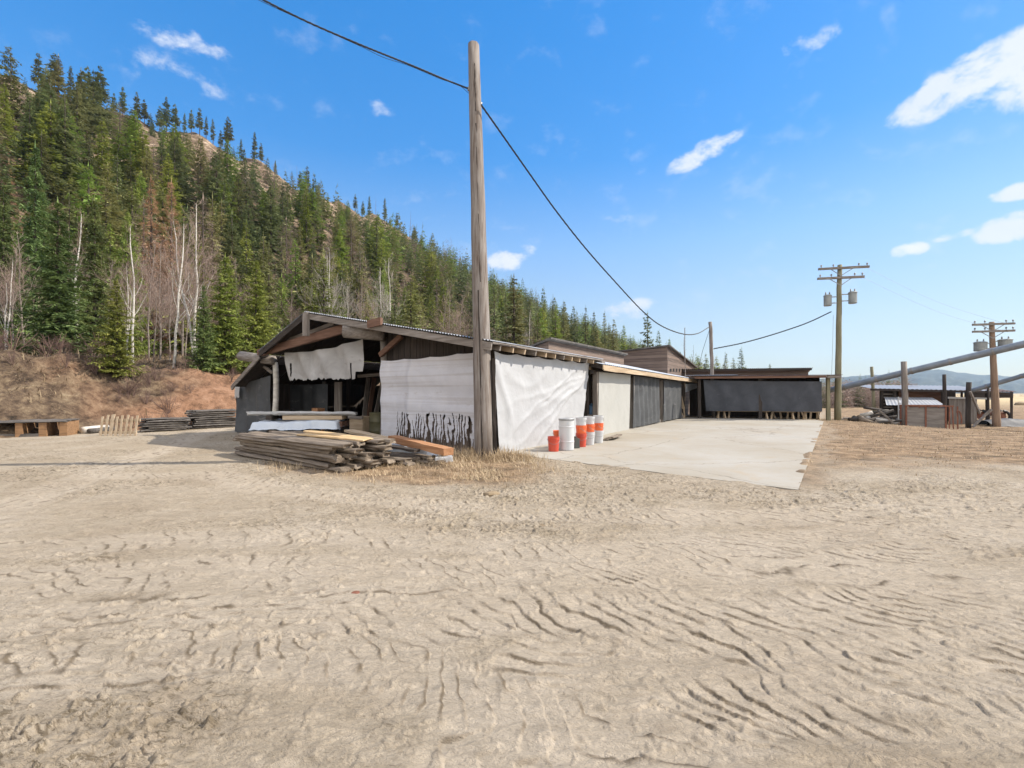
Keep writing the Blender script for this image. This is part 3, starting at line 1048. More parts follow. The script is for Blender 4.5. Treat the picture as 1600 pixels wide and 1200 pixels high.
SHAPES = {'fir': [], 'fir_light': [], 'fir_olive': []}
base = dict(h=12.0)
for i in range(4):
    SHAPES['fir'].append(tree_meshes('fir', 100 + i, h=12.0, r=2.2 + .28 * i, levels=34, per=8, leaf=10, wide=.46, bottom=[.04, .12, .2, .07][i], gap=.14 + .05 * i))
for i in range(3):
    SHAPES['fir_light'].append(tree_meshes('fir_light', 200 + i, h=12.0, r=2.5 + .3 * i, levels=32, per=8, leaf=10, wide=.46, bottom=.03, gap=.1, power=.75))
for i in range(3):
    SHAPES['fir_olive'].append(tree_meshes('fir_olive', 300 + i, h=12.0, r=2.1 + .3 * i, levels=30, per=8, leaf=10, wide=.46, bottom=.08 + .08 * i, gap=.2, power=.65))
SHAPES['bare'] = [tree_meshes('bare', 350 + i, h=12.0, r=2.0 + .3 * i, levels=26, per=7, leaf=10, bottom=.15, gap=.2, power=.5, wide=.09, ll=.4, droop=-.25) for i in range(2)]
PINE = [tree_meshes('fir', 400 + i, h=12.0, r=1.55 + .25 * i, levels=24, per=6, leaf=12, bottom=.22 + .08 * i, gap=.28, power=.6, wide=.5, ll=.42, droop=.08) for i in range(3)]
NEAR = {'fir': [tree_meshes('spruce', 500 + i, h=12.0, r=2.6, levels=46, per=10, leaf=22, bottom=.02, gap=.1, ll=.22, droop=.3, wide=.30) for i in range(2)],
        'fir_light': [tree_meshes('fir_light', 510 + i, h=12.0, r=3.1 + .5 * i, levels=42, per=10, leaf=22, bottom=.02, gap=.08, power=.7, ll=.2, wide=.32) for i in range(2)]}
LARCH = [tree_meshes('larch', 600 + i, h=12.0, r=1.9, levels=38, per=8, leaf=14, bottom=.10, gap=.12, wide=.16, ll=.26, droop=-.1) for i in range(2)]


def put_tree(shape, loc, h, rz, label, group, name='conifer_tree', cat='conifer', whole=False, wx=1.0):
    crown, trunk, merged, h0 = shape
    s = h / h0
    if whole:
        o = bpy.data.objects.new(name, merged); COL.objects.link(o)
    else:
        o = bpy.data.objects.new(name, None); o.empty_display_size = .5; COL.objects.link(o)
        for nm, me in (('trunk', trunk), ('crown', crown)):
            c = bpy.data.objects.new(nm, me); COL.objects.link(c); c.parent = o
    o.location = loc; o.rotation_euler = (0, 0, rz); o.scale = (s * wx, s * wx, s)
    return props(o, label, cat, group)


def terrain_z(x, y):
    L = SH.l([x, y, 0]); D = L[1] + CD
    return max(float(hill_z(L[0], D)), float(yard_drop(x, y)))


def grow(mbt, mbw, p, d, L, r, depth, g, up=.25, spread=.6, kids=(3, 5)):
    """one limb and what grows out of it; thick limbs go to mbt, twigs to mbw"""
    seg = 4 if depth > 0 else 2
    pts = [np.array(p)]; dd = np.array(d, float)
    for i in range(seg):
        dd = dd + g.normal(0, .13, 3) + np.array([0, 0, up * .22])
        dd /= np.linalg.norm(dd)
        pts.append(pts[-1] + dd * L / seg)
    rr = np.linspace(r, r * .35, seg + 1)
    (mbt if depth > 1 else mbw).tube(pts, rr, 5 if depth > 1 else 3, caps=False)
    if depth == 0:
        return
    n = g.integers(kids[0], kids[1] + 1) + (2 if depth == 1 else 0)
    for k in range(n):
        f = g.uniform(.3, 1.0) * seg
        i = min(int(f), seg - 1)
        q = pts[i] + (pts[i + 1] - pts[i]) * (f - i)
        a = g.normal(0, 1, 3); a -= a.dot(dd) * dd; a /= np.linalg.norm(a)
        nd = dd * (1 - spread * .6) + a * spread + np.array([0, 0, up * .5]); nd /= np.linalg.norm(nd)
        grow(mbt, mbw, q, nd, L * g.uniform(.42, .68), max(r * .45, .008), depth - 1, g, up, spread, kids)


def bare_meshes(seed, h=10.0, r=.11, limbs=16, spread=.62, start=.22, forks=1, lean=.03, twig='twig', bark='birch', up=.35, depth=2, flen=.36, tw=(3, 5)):
    g = np.random.default_rng(seed)
    t, w = MB(), MB()
    for fk in range(forks):
        n = 9
        z = np.linspace(0, h * (1 if fk == 0 else g.uniform(.7, .95)), n)
        ln = g.normal(0, lean, 2) + (g.normal(0, .09, 2) if fk else 0)
        p = np.stack([z * ln[0] + np.cumsum(g.normal(0, .0055 * h, n)), z * ln[1] + np.cumsum(g.normal(0, .0055 * h, n)), z], -1)
        p[:, :2] -= p[0, :2]; p[0, 2] = -.4
        rr = r * (1 - z / z[-1]) ** .8 * .9 + .012
        t.tube(p, rr, 7, caps=False, rough=.05)
        for k in range(limbs):
            f = (start + (1 - start) * (k + g.random()) / limbs) * (n - 1)
            i = min(int(f), n - 2)
            q = p[i] + (p[i + 1] - p[i]) * (f - i)
            a = g.uniform(0, 6.28)
            frac = f / (n - 1)
            d = np.array([math.cos(a) * spread, math.sin(a) * spread, .5 + up])
            d /= np.linalg.norm(d)
            grow(t, w, q, d, h * flen * (1.08 - frac) * g.uniform(.6, 1.1) + .25, max(rr[i] * .3, .01), depth - 1 if frac > .5 else depth, g, up, spread * .8, tw)
    return mesh_of(w, 'crown', M[twig]), mesh_of(t, 'trunk', M[bark]), None, h


BIRCH = [bare_meshes(700 + i, 10, .085, 18, .5, .3, forks=1 + i % 2, lean=.05, tw=(3, 5)) for i in range(4)]
ASPEN = [bare_meshes(720 + i, 10, .075, 24, .45, .2, bark='birch', twig='twig_grey', tw=(4, 5)) for i in range(3)]
BROWNT = [bare_meshes(740 + i, 10, .06, 26, .6, .12, bark='brown_bark', twig='twig', forks=1, tw=(4, 6)) for i in range(3)]
SHRUB = [bare_meshes(760 + i, 2.2, .02, 7, .9, .1, forks=5, lean=.25, twig='brush', bark='brush', up=.2, depth=1, flen=.5, tw=(3, 5)) for i in range(4)]
SNAG = [bare_meshes(780 + i, 12, .10, 14, .9, .3, bark='snag', twig='snag', up=-.25, depth=1, flen=.10, tw=(1, 2)) for i in range(2)]


def pix_of(x, y, z):
    return CX + FPX * x / y, HY - FPX * (z - EYE) / y


ROOF_X = [355, 400, 405, 478, 598, 742, 860, 950, 1043, 1085, 1262, 1320]
ROOF_Y = [600, 552, 546, 487, 508, 527, 531, 548, 540, 575, 572, 586]


def hidden_by_sheds(px, ytop):
    return 355 < px < 1320 and ytop > np.interp(px, ROOF_X, ROOF_Y) - 4


used_labels = {}


def place_px(px, Y):
    x = (px - CX) / FPX * Y
    return (x, Y, terrain_z(x, Y) - .05)


# --- trees near the yard that the photo shows one by one: (shape, photo column, distance, height, label, width factor)
def named_tree(shape, px, Y, h, label, cat, name, group=None, wx=1.0, rz=None):
    return put_tree(shape, place_px(px, Y), h, rng.uniform(0, 6.28) if rz is None else rz, label, group, name, cat, wx=wx)


NT = [
    (NEAR['fir'][0], 90, 21.5, 7.6, 'tall dark green spruce on top of the bank behind the low plank bench', 'spruce', 'spruce_tree', 1.15),
    (NEAR['fir_light'][0], 183, 20.0, 4.2, 'small yellow-green fir on the bank above the leaning pallet', 'fir', 'fir_tree', 1.0),
    (NEAR['fir_light'][1], 352, 25.5, 6.6, 'bright green fir beside the eave of the open shed, the left of two', 'fir', 'fir_tree', .95),
    (NEAR['fir_light'][0], 400, 27.5, 6.6, 'bright green fir right behind the open shed peak, the right of two', 'fir', 'fir_tree', .95),
    (NEAR['fir'][1], 318, 24.0, 4.6, 'short dark fir between the birches and the bright green firs', 'fir', 'fir_tree', 1.0),
    (NEAR['fir'][1], 148, 27.0, 9.8, 'dark green fir just right of the tall spruce on the bank', 'fir', 'fir_tree', .8),
    (NEAR['fir'][0], 55, 33, 15.0, 'very tall dark fir behind the spruce at the left edge', 'fir', 'fir_tree', .7),
    (NEAR['fir_light'][1], 200, 36, 11.5, 'light green fir between dark fir and rust-brown larches', 'fir', 'fir_tree', .6),
    (NEAR['fir'][0], 5, 30, 11.0, 'dark fir cut by the left edge of the view', 'fir', 'fir_tree', .7),
]
for sh_, px, Y, h, lab, cat, nm, wx in NT:
    named_tree(sh_, px, Y, h, lab, cat, nm, wx=wx)
for k, (px, Y, h) in enumerate([(236, 42, 16.5), (268, 43, 17.0), (14, 46, 13.0)]):
    named_tree(LARCH[k % 2], px, Y, h, ['rust-brown bare larch, the left of the two above the pallet', 'rust-brown bare larch, the right of the two above the pallet',
                                       'orange-brown larch high at the left edge of the view'][k], 'larch', 'larch_tree', 'rust-brown larches')
BL = [(207, 24.0, 7.4, 0, 'white birch with forked stem behind the small yellow-green fir'), (196, 24.8, 5.6, 1, 'short slender birch touching the forked white birch'),
      (270, 24.5, 8.0, 2, 'slender white birch leaning right above the clay bank'), (303, 29, 10.5, 3, 'tall pale birch with several stems left of the bright green firs'),
      (8, 22.0, 4.8, 1, 'leaning young birch at the left edge of the view'), (118, 30, 9.6, 0, 'thin white birch half hidden behind the tall spruce'),
      (305, 24.5, 4.6, 2, 'small white birch stem leaning beside the short dark fir')]
for px, Y, h, k, lab in BL:
    named_tree(BIRCH[k], px, Y, h, lab, 'birch', 'birch_tree')
named_tree(PINE[0], 1012, 62, 12.6, 'lone open-crowned pine rising over the board clad gable', 'pine', 'pine_tree')
named_tree(PINE[1], 985, 84, 9.0, 'small pine just left of the lone open-crowned pine', 'pine', 'pine_tree')
named_tree(SHAPES['fir'][1], 1159, 90, 11.0, 'single pointed conifer over the roof right of the grey stub pole', 'conifer', 'conifer_tree')
named_tree(SNAG[0], 1070, 60, 9.5, 'dead grey snag under the cable left of the stub pole', 'dead tree', 'dead_tree')
named_tree(SNAG[1], 1082, 66, 9.0, 'dead grey snag nearest the grey stub pole', 'dead tree', 'dead_tree')
named_tree(BROWNT[0], 1362, 48, 4.6, 'small leafless tree over the galvanised pipe by the thin pale post', 'bare tree', 'bare_tree')

# --- leafless shrubs on the bank
SL = 'leafless reddish brush on the slope at the foot of the hill'
for k in range(70):
    px = [rng.uniform(-40, 420), rng.uniform(180, 300)][k % 3 == 0]
    Dw = rng.uniform(4.5, 12) if k % 3 else rng.uniform(1.8, 5)
    kk = (CX - px) / FPX
    s0 = 10.0
    Y = (float(foot(s0)) + Dw) / (.84 * kk + .543)
    put_tree(SHRUB[k % 4], place_px(px, Y), rng.uniform(.6, 1.6) * (.6 if Dw < 5 else 1), rng.uniform(0, 6.28), SL, 'brush on the bank', 'bare_shrub', 'shrub', wx=1.15)

# --- leafless trees along the foot of the hill behind the sheds
count = 0
BT = {0: ('pale leafless aspen among the trees behind the sheds', 'pale aspens behind the sheds'),
      1: ('brownish leafless tree among the trees at the foot of the hill', 'brown bare trees at the foot of the hill')}
for px, Y, h, kd in [(512, 44, 11.5, 0), (520, 47, 12, 0), (545, 50, 9.5, 0), (563, 46, 9.5, 1), (590, 52, 12, 0), (612, 50, 12.5, 0), (480, 44, 8, 1), (640, 55, 9, 1),
                     (690, 50, 9.5, 1), (702, 53, 10.5, 1), (716, 50, 9.0, 1), (728, 56, 9.5, 1), (795, 58, 8.5, 1), (822, 60, 9.5, 0), (833, 56, 7, 1), (660, 60, 9, 1),
                     (575, 62, 11, 1), (20, 27, 6.0, 1), (38, 29, 7.5, 1), (165, 31, 7, 1), (232, 33, 9, 1), (250, 30, 8, 1), (285, 35, 10.5, 1), (330, 42, 10.5, 1),
                     (372, 46, 10, 1), (392, 44, 9, 1), (430, 48, 9.5, 1), (455, 42, 7.5, 1), (130, 45, 12, 1), (222, 38, 9, 1),
                     (1130, 60, 5.5, 1), (1095, 62, 6.5, 1), (1180, 75, 6, 1), (1052, 70, 7, 1), (1195, 80, 6, 1), (265, 28, 6, 1), (240, 27, 5, 1), (290, 31, 7, 1)]:
    sh_ = ASPEN[count % 3] if kd == 0 else BROWNT[count % 3]
    lab, grp = BT[kd]
    put_tree(sh_, place_px(px, Y), h, rng.uniform(0, 6.28), lab, grp, 'aspen_tree' if kd == 0 else 'bare_tree', 'aspen' if kd == 0 else 'bare tree', wx=1.1)
    count += 1

# --- the wooded hillside: every tree stands at its own spot; the 300 that show largest are objects
cand = []
gg = np.random.default_rng(11)
for s in np.arange(-60, 760, 4.3):
    for D in np.arange(31, 184, 4.3):
        ss, dd = s + gg.uniform(-2.3, 2.3), D + gg.uniform(-2.3, 2.3)
        clump = float(fbm(np.array(ss * .05), np.array(dd * .05), 71, 3))
        keep = np.interp(dd, [30, 50, 100, 140, 168, 184], [.75, .95, .75, .42, .10, .05]) * (.72 + .4 * (clump > .46))
        if s > 250:
            keep *= .8
        if gg.random() > keep:
            continue
        p = SH.w([ss, dd - CD, 0])
        if p[1] < 20:
            continue
        z = float(hill_z(ss, dd)) - .1
        kind = gg.choice(['fir', 'fir_light', 'fir_olive', 'bare'], p=[.36, .18, .31, .15] if dd > 60 else [.24, .33, .28, .15])
        h = gg.uniform(7.0, 16.0) * (.8 if dd < 45 else 1.0)
        if dd > 138:
            h = min(h, 9.5)
        if dd > 160:
            h *= .6
        if dd > 150:
            h *= gg.uniform(.7, 1.05); kind = 'fir'
        px, py = pix_of(p[0], p[1], z + h)
        if px < -70 or px > 1230:
            continue
        if p[1] < 40 and px < 420:
            continue
        hid = hidden_by_sheds(px, py)
        cand.append((0 if hid else h / p[1], kind, p[0], p[1], z, h, dd, px, py))
cand.sort(key=lambda c: -c[0])
cand = [c for c in cand if c[0] > 0]
CL = {'fir': ('dark green conifer, one of the larger ones on the wooded hillside', 'dark conifers on the hillside'),
      'fir_light': ('bright green conifer, one of the larger ones on the wooded hillside', 'bright green conifers on the hillside'),
      'fir_olive': ('olive green conifer, one of the larger ones on the wooded hillside', 'olive conifers on the hillside'),
      'bare': ('brown twiggy leafless tree among conifers on the wooded hillside', 'brown leafless trees on the hillside'),
      'pine': ('dark open-crowned pine standing against the sky on the ridge', 'pines on the ridge skyline')}
NBIG = 225
for k, (_, kind, x, y, z, h, dd, px, py) in enumerate(cand[:NBIG]):
    shp = SHAPES[kind][int(gg.integers(len(SHAPES[kind])))]
    lab, grp = CL[kind]
    put_tree(shp, (x, y, z), h, gg.uniform(0, 6.28), lab, grp, name='bare_tree' if kind == 'bare' else 'conifer_tree', cat='bare tree' if kind == 'bare' else 'conifer', whole=k > 110, wx=gg.uniform(.85, 1.45))
# larger conifers standing at the foot of the slope: photo column, distance, row of the tip, kind
FT = [(772, 62, 425, 'fir'), (790, 66, 452, 'fir'), (806, 70, 458, 'fir_olive'), (828, 72, 466, 'fir'), (850, 70, 448, 'fir'), (864, 74, 462, 'fir'), (880, 76, 470, 'fir_olive'), (897, 78, 476, 'fir'),
      (915, 78, 478, 'fir'), (928, 82, 485, 'fir'), (945, 80, 486, 'fir'), (958, 85, 498, 'fir_olive'), (975, 88, 506, 'fir_light'), (1030, 90, 515, 'fir'), (1046, 95, 528, 'fir_light'),
      (30, 40, 335, 'fir_light'), (62, 50, 292, 'fir_olive'), (108, 50, 300, 'fir'), (172, 46, 345, 'fir_light'), (140, 56, 275, 'fir_olive'), (212, 60, 275, 'fir_light'), (332, 50, 305, 'fir_olive'),
      (362, 47, 392, 'fir_olive'), (385, 60, 345, 'fir_light'), (412, 52, 372, 'fir_olive'), (440, 58, 372, 'fir'), (462, 52, 370, 'fir_light'), (486, 60, 398, 'fir'), (505, 56, 388, 'fir_olive'),
      (535, 58, 405, 'fir'), (568, 60, 400, 'fir_olive'), (600, 62, 420, 'fir_light'), (632, 60, 445, 'fir_light'), (655, 62, 455, 'fir_olive'), (672, 58, 470, 'fir_light'), (705, 66, 430, 'fir'),
      (440, 44, 430, 'fir_light'), (480, 46, 455, 'fir_olive'), (530, 46, 462, 'fir_light'), (575, 48, 470, 'fir_light'), (610, 50, 482, 'fir_olive'), (690, 52, 490, 'fir_light'), (840, 58, 490, 'fir_olive'),
      (1062, 84, 548, 'fir'), (1092, 80, 555, 'fir_light'), (1103, 90, 552, 'fir'), (1120, 84, 556, 'fir_light'), (1133, 86, 551, 'fir'), (1146, 90, 558, 'fir_olive'), (1203, 95, 568, 'fir')]
FTL = {'fir': 'tall dark green conifer at the foot of the slope behind the sheds', 'fir_light': 'fresh green conifer at the foot of the slope behind the sheds', 'fir_olive': 'yellowish olive conifer at the foot of the slope behind the sheds'}
for px, Y, ty, kind in FT:
    p = place_px(px, Y)
    h = P(px, ty, Y)[2] - p[2]
    shp = SHAPES[kind][int(gg.integers(len(SHAPES[kind])))]
    put_tree(shp, p, h, gg.uniform(0, 6.28), FTL[kind], kind.replace('fir', 'foot of slope conifers').replace('_', ' '), wx=float(np.clip(9.5 / h, .75, 1.6)))
# ridge pines seen against the sky
for px, hh in [(138, 15), (157, 17), (178, 9), (192, 12), (214, 12), (226, 10), (250, 11), (260, 14), (274, 12), (288, 8), (299, 10), (312, 11), (322, 9), (333, 10), (345, 8),
               (356, 15), (377, 10), (398, 14), (408, 10), (430, 6), (469, 11), (480, 14), (497, 10), (555, 10), (567, 9), (577, 13), (601, 14), (620, 10), (648, 11), (60, 13), (85, 14), (110, 12)]:
    kk = (CX - px) / FPX
    D = 176.0
    Y = D / (.84 * kk + .543)
    x = (px - CX) / FPX * Y
    put_tree(PINE[int(gg.integers(3))], (x, Y, terrain_z(x, Y) - .2), hh * .9, gg.uniform(0, 6.28), CL['pine'][0], CL['pine'][1], name='pine_tree', cat='pine', whole=True)
for px, hh in [(465, 12), (490, 11), (588, 13), (640, 14), (661, 15), (672, 10), (683, 11)]:
    kk = (CX - px) / FPX
    Y = 172.0 / (.84 * kk + .543); x = (px - CX) / FPX * Y
    put_tree(SNAG[px % 2], (x, Y, terrain_z(x, Y) - .2), hh, gg.uniform(0, 6.28), 'bare dead trunk sticking up from the ridge line', 'dead trunks on the ridge', name='dead_tree', cat='dead tree')

# the rest of the wood, too many and too small to tell apart: one object
LOW = [conifer_arrays(900 + i, h=12.0, r=2.3 + .3 * (i % 3), levels=20, per=7, leaf=4, bottom=.06, gap=.12, wide=.55, ll=.45) for i in range(5)]
LOWB = conifer_arrays(930, h=12.0, r=2.2, levels=16, per=6, leaf=6, bottom=.15, gap=.2, power=.5, wide=.12, ll=.45, droop=-.25)
VV = []; QQ = []; MI = []; off = 0
kid = {'bare': 3, 'fir': 0, 'fir_light': 1, 'fir_olive': 2}
for k, (_, kind, x, y, z, h, dd, px, py) in enumerate(cand[NBIG:]):
    v, q = LOW[k % 5] if kind != 'bare' else LOWB
    a = gg.uniform(0, 6.28); s = h / 12.0; w = s * gg.uniform(.9, 1.5)
    c_, s_ = math.cos(a), math.sin(a)
    vv = np.stack([(v[:, 0] * c_ - v[:, 1] * s_) * w + x, (v[:, 0] * s_ + v[:, 1] * c_) * w + y, v[:, 2] * s + z], -1)
    VV.append(vv); QQ.append(q + off); MI.append(np.full(len(q), kid[kind])); off += len(v)
me = np_mesh('distant_forest', np.concatenate(VV), np.concatenate(QQ), [M['fir'], M['fir_light'], M['fir_olive'], M['bare']], midx=np.concatenate(MI))
o = bpy.data.objects.new('distant_forest', me); COL.objects.link(o)
props(o, 'conifer wood covering the upper hillside, too dense to count', 'forest', kind='stuff')
print('conifer candidates', len(cand), 'stuff quads', sum(len(q) for q in QQ))

# brown leafless thicket along the far side of the yard and small far conifers beyond it
TH = [conifer_arrays(950 + i, h=6.0, r=2.2, levels=9, per=7, leaf=9, bottom=.05, gap=.1, power=.35, wide=.08, ll=.5, droop=-.3) for i in range(3)]
VV = []; QQ = []; MI = []; off = 0
for k in range(420):
    px = gg.uniform(1280, 1425) if k % 3 else gg.uniform(1100, 1700)
    Y = gg.uniform(60, 95) if k % 3 else gg.uniform(200, 320)
    hh = gg.uniform(2.6, 4.6) * (1 if k % 3 else 2.2) * np.interp(px, [1300, 1420, 1440, 1700], [1, 1.1, .55, .4])
    dark = gg.random() < .12 and px < 1460
    v, q = (LOW[k % 5] if dark else TH[k % 3])
    s = hh * (1.25 if dark else 1.0) / (12.0 if dark else 6.0)
    x = (px - CX) / FPX * Y; a = gg.uniform(0, 6.28)
    c_, s_ = math.cos(a), math.sin(a)
    VV.append(np.stack([(v[:, 0] * c_ - v[:, 1] * s_) * s + x, (v[:, 0] * s_ + v[:, 1] * c_) * s + Y, v[:, 2] * s - .9], -1))
    QQ.append(q + off); MI.append(np.full(len(q), 1 if dark else 0)); off += len(v)
me = np_mesh('thicket', np.concatenate(VV), np.concatenate(QQ), [M['twig'], M['fir']], midx=np.concatenate(MI))
o = bpy.data.objects.new('thicket', me); COL.objects.link(o)
props(o, 'brown leafless thicket across the field beyond the yard', 'thicket', kind='stuff')


# ------------------------------------------------------------------ dry grass and litter
def blades(name, pts, zs, lo, hi, mat, label, lean=.8, width=.006):
    n = len(pts)
    a = rng.uniform(0, 6.28, n); L = rng.uniform(lo, hi, n) * rng.uniform(.5, 1, n)
    le = np.minimum(rng.uniform(.15, 1, n) * lean * 1.4, 1.48)
    w = width * rng.uniform(.6, 1.5, n)
    d = np.stack([np.cos(a), np.sin(a)], -1)
    sd = np.stack([-d[:, 1], d[:, 0]], -1)
    b = np.concatenate([pts, zs[:, None] - .01], 1)
    up = np.cos(le); ou = np.sin(le)
    mid = b + np.concatenate([d * (ou * L * .45)[:, None], (up * L * .6)[:, None]], 1)
    tip = b + np.concatenate([d * (ou * L)[:, None], (up * L * .9)[:, None]], 1)
    s3 = np.concatenate([sd * w[:, None], np.zeros((n, 1))], 1)
    v = np.stack([b - s3, b + s3, mid + s3 * .8, mid - s3 * .8, tip + s3 * .15, tip - s3 * .15], 1).reshape(-1, 3)
    i = np.arange(n)[:, None] * 6
    q = np.concatenate([i + np.array([[0, 1, 2, 3]]), i + np.array([[3, 2, 4, 5]])], 0)
    me = np_mesh(name, v, q, mat)
    o = bpy.data.objects.new(name, me); COL.objects.link(o)
    return props(o, label, 'grass', kind='stuff')


def scatter(n, x0, x1, y0, y1, fmask, clump=.5):
    x = rng.uniform(x0, x1, n); y = rng.uniform(y0, y1, n)
    m = fmask(x, y) * (1 - clump + clump * 2 * sstep(.42, .62, fbm(x * 1.6, y * 1.6, 33, 3)))
    k = rng.random(n) < m
    x, y = x[k], y[k]
    k = ~inside_poly(x, y, SLAB)
    return np.stack([x[k], y[k]], -1)


def not_shed(x, y):
    L = SH.l(np.stack([x, y, x * 0], -1))
    return ~((L[:, 0] > .05) & (L[:, 1] > 0) & (L[:, 1] < 13))


p = scatter(46000, -5.6, 1.6, 7.0, 12, lambda x, y: straw_mask(x, y) * not_shed(x, y), .8)
blades('dry_grass', p, np.full(len(p), -.01), .05, .22, M['straw'], 'flattened dry grass round the log stack and pole', 1.0, .004)
pp = G(757, 716)[:2]
a = rng.uniform(0, 6.28, 5200); r_ = np.abs(rng.normal(.28, .28, 5200)) + .16
p = np.stack([pp[0] + .1 + r_ * 1.5 * np.cos(a), pp[1] + r_ * .9 * np.sin(a)], -1)
p = p[~inside_poly(p[:, 0], p[:, 1], SLAB)]
blades('grass_tuft', p, np.full(len(p), -.01), .12, .42, M['straw'], 'tuft of long straw-coloured grass at the foot of the tall pole', .9, .004)
p = scatter(95000, 3.5, 42, 8, 34, lambda x, y: straw_mask(x, y) * .95, .6)
blades('dry_field_grass', p, yard_drop(p[:, 0], p[:, 1]), .05, .13, M['straw'], 'flattened dry grass on the right side of the yard', 1.45, .007)
# tufts on the bank
n = 90000
S_ = rng.uniform(-28, 40, n); D_ = rng.uniform(20, 42, n)
k = (D_ > foot(S_) + .2) & (rng.random(n) < sstep(.40, .66, fbm(S_ * .5, D_ * .5, 44, 4)))
S_, D_ = S_[k], D_[k]
W_ = LW(S_, D_); clay_ = np.exp(-((S_ - 6.5) / 6.0) ** 2) * sstep(8, 3.2, D_ - foot(S_))
k = rng.random(len(S_)) > clay_ * .95
p = W_[k][:, :2]
M['litter'] = mat_simple('brown_dead_grass', (.10, .075, .05), (.36, .27, .16), .9, .9, 0, det=7)
blades('bank_grass', p, hill_z(S_[k], D_[k]), .12, .5, M['litter'], 'brown dead grass on the bank at the foot of the hill', 1.0, .014)


# ------------------------------------------------------------------ cloth and sheet helpers
def cloth(name, frame, bl, br, tr, tl, mat, label, cat, nx=70, ny=40, amp=.03, folds=None, bottom=0.0, top=0.0, seed=1, ragged=0.0, group=None, holes=None, sag=0.0):
    """hanging sheet between four corner points, with folds pushed out of its plane"""
    bl, br, tr, tl = [np.asarray(p, float) for p in (bl, br, tr, tl)]
    u = np.linspace(0, 1, nx + 1)[None, :, None]; w = np.linspace(0, 1, ny + 1)[:, None, None]
    p = (bl * (1 - u) + br * u) * (1 - w) + (tl * (1 - u) + tr * u) * w
    U, W = u[..., 0] + 0 * w[..., 0], w[..., 0] + 0 * u[..., 0]
    L = np.linalg.norm(br - bl); H = np.linalg.norm(tl - bl)
    nrm = np.cross(br - bl, tl - bl); nrm /= np.linalg.norm(nrm)
    d = amp * (fbm(U * L * 1.1 + seed, W * H * .6, seed, 4) - .5) * 2.2
    d += amp * .5 * np.abs(np.sin(U * L * 3.1 + 3 * fbm(U * 3, W * 3, seed + 5, 2))) * (1 - W * .5)
    if folds is not None:
        d = d + folds(U, W)
    p = p + nrm * d[..., None]
    p[..., 2] += (1 - W) * (bottom * (fbm(U * L * 1.3, U * 0, seed + 2, 3) - .5) * 2) + W * (top * np.abs(np.sin(U * L * 3.4)) * -1) - sag * np.sin(U * math.pi) * W
    if ragged:
        p[..., 2] += (1 - W) ** 4 * ragged * (fbm(U * L * 16, U * 0, seed + 3, 3) - .5) * 2.4
    mb = MB().grid(p)
    if holes is not None:
        keep = []
        r, c = ny + 1, nx + 1
        for f in mb.f:
            i = f[0]; a, b_ = (i % c) / nx, (i // c) / ny
            if not holes(a, b_):
                keep.append(f)
        mb.f = keep; mb.m = [0] * len(keep)
    o = mb.build(name, mat, None, frame, smooth=True)
    return props(o, label, cat, group)


def corrugated(mb, a, b, c, d, wave, amp=.018, mi=0, th=.03):
    """sheet metal quad a-b (front edge) to d-c (back edge), ribs running from a to d, waves across a-b"""
    a, b, c, d = [np.asarray(q, float) for q in (a, b, c, d)]
    L = np.linalg.norm(b - a); n = max(6, int(L / wave) * 6)
    u = np.linspace(0, 1, n + 1)[None, :, None]; w = np.linspace(0, 1, 4)[:, None, None]
    p = (a * (1 - u) + b * u) * (1 - w) + (d * (1 - u) + c * u) * w
    p[..., 2] += amp * np.sin(u[..., 0] * L / wave * 2 * math.pi)
    mb.grid(p, mi)
    q = p.copy(); q[..., 2] -= th * .3
    mb.grid(q[:, ::-1], mi)
    return mb


X0 = lambda px, py: SH.on_x(px, py, 0.0)
# ------------------------------------------------------------------ open front shed
shed = thing('open_shed', 'open-fronted old timber shed with tin gable roof and tarps behind the tall pole', 'shed', SH.o, SH.a)
S0, S1 = -0.70, 6.0
A_ = [SH.on_x(px, py, S0) for px, py in ((478, 487), (742, 528), (405, 549), (398, 551), (355, 601))]
rid, r7, le_, wt_, we_ = [a[1:] for a in A_]
sl = (rid[1] - r7[1]) / (rid[0] - r7[0])
EV = np.array([-.42, rid[1] - sl * (rid[0] + .42)])          # right eave (t, z)


def rp(x, tz, dz=0.0):
    return np.array([x, tz[0], tz[1] + dz])


def roof_z(t):
    return float(np.interp(t, [EV[0], rid[0], le_[0], we_[0]], [EV[1], rid[1], le_[1], we_[1]]))


mb = MB()
corrugated(mb, rp(S0 - .05, EV), rp(S0 - .05, rid), rp(S1, rid), rp(S1, EV), .09, .016)
corrugated(mb, rp(S0 - .05, rid), rp(S0 - .05, le_), rp(S1, le_), rp(S1, rid), .09, .016)
corrugated(mb, rp(S0 + .15, wt_, -.06), rp(S0 + .15, we_), rp(S1, we_), rp(S1, wt_, -.06), .09, .016)
roof = mb.build('roof', M['tin'], shed, SH)
mb = MB()
for a, b, x0 in ((EV, rid, S0 + .03), (rid, le_, S0 + .03), (wt_, we_, S0 + .2)):
    n = 9
    for i in range(n):      # sheathing boards under the tin
        xa = x0 + (S1 - x0) * i / n + .02; xb = x0 + (S1 - x0) * (i + 1) / n - .02
        p = [rp(xa, a, -.075), rp(xb, a, -.075), rp(xb, b, -.075), rp(xa, b, -.075), rp(xa, a, -.045), rp(xb, a, -.045), rp(xb, b, -.045), rp(xa, b, -.045)]
        mb.hexa(p)
mb.build('sheathing', M['dark_y'], shed, SH)
# rake boards along the gable edge
for nm, a, b, x, h, mt, dz in (('rake_board', EV, rid, S0, .17, 'grey_y', -.13), ('rake_board', rid, le_, S0, .15, 'dark_y', -.12), ('rake_board', wt_, we_, S0 + .15, .15, 'grey_y', -.13)):
    MB().beam(rp(x, a, dz), rp(x, b, dz), .045, h, seg=6, jit=.004).build(nm, M[mt], shed, SH)
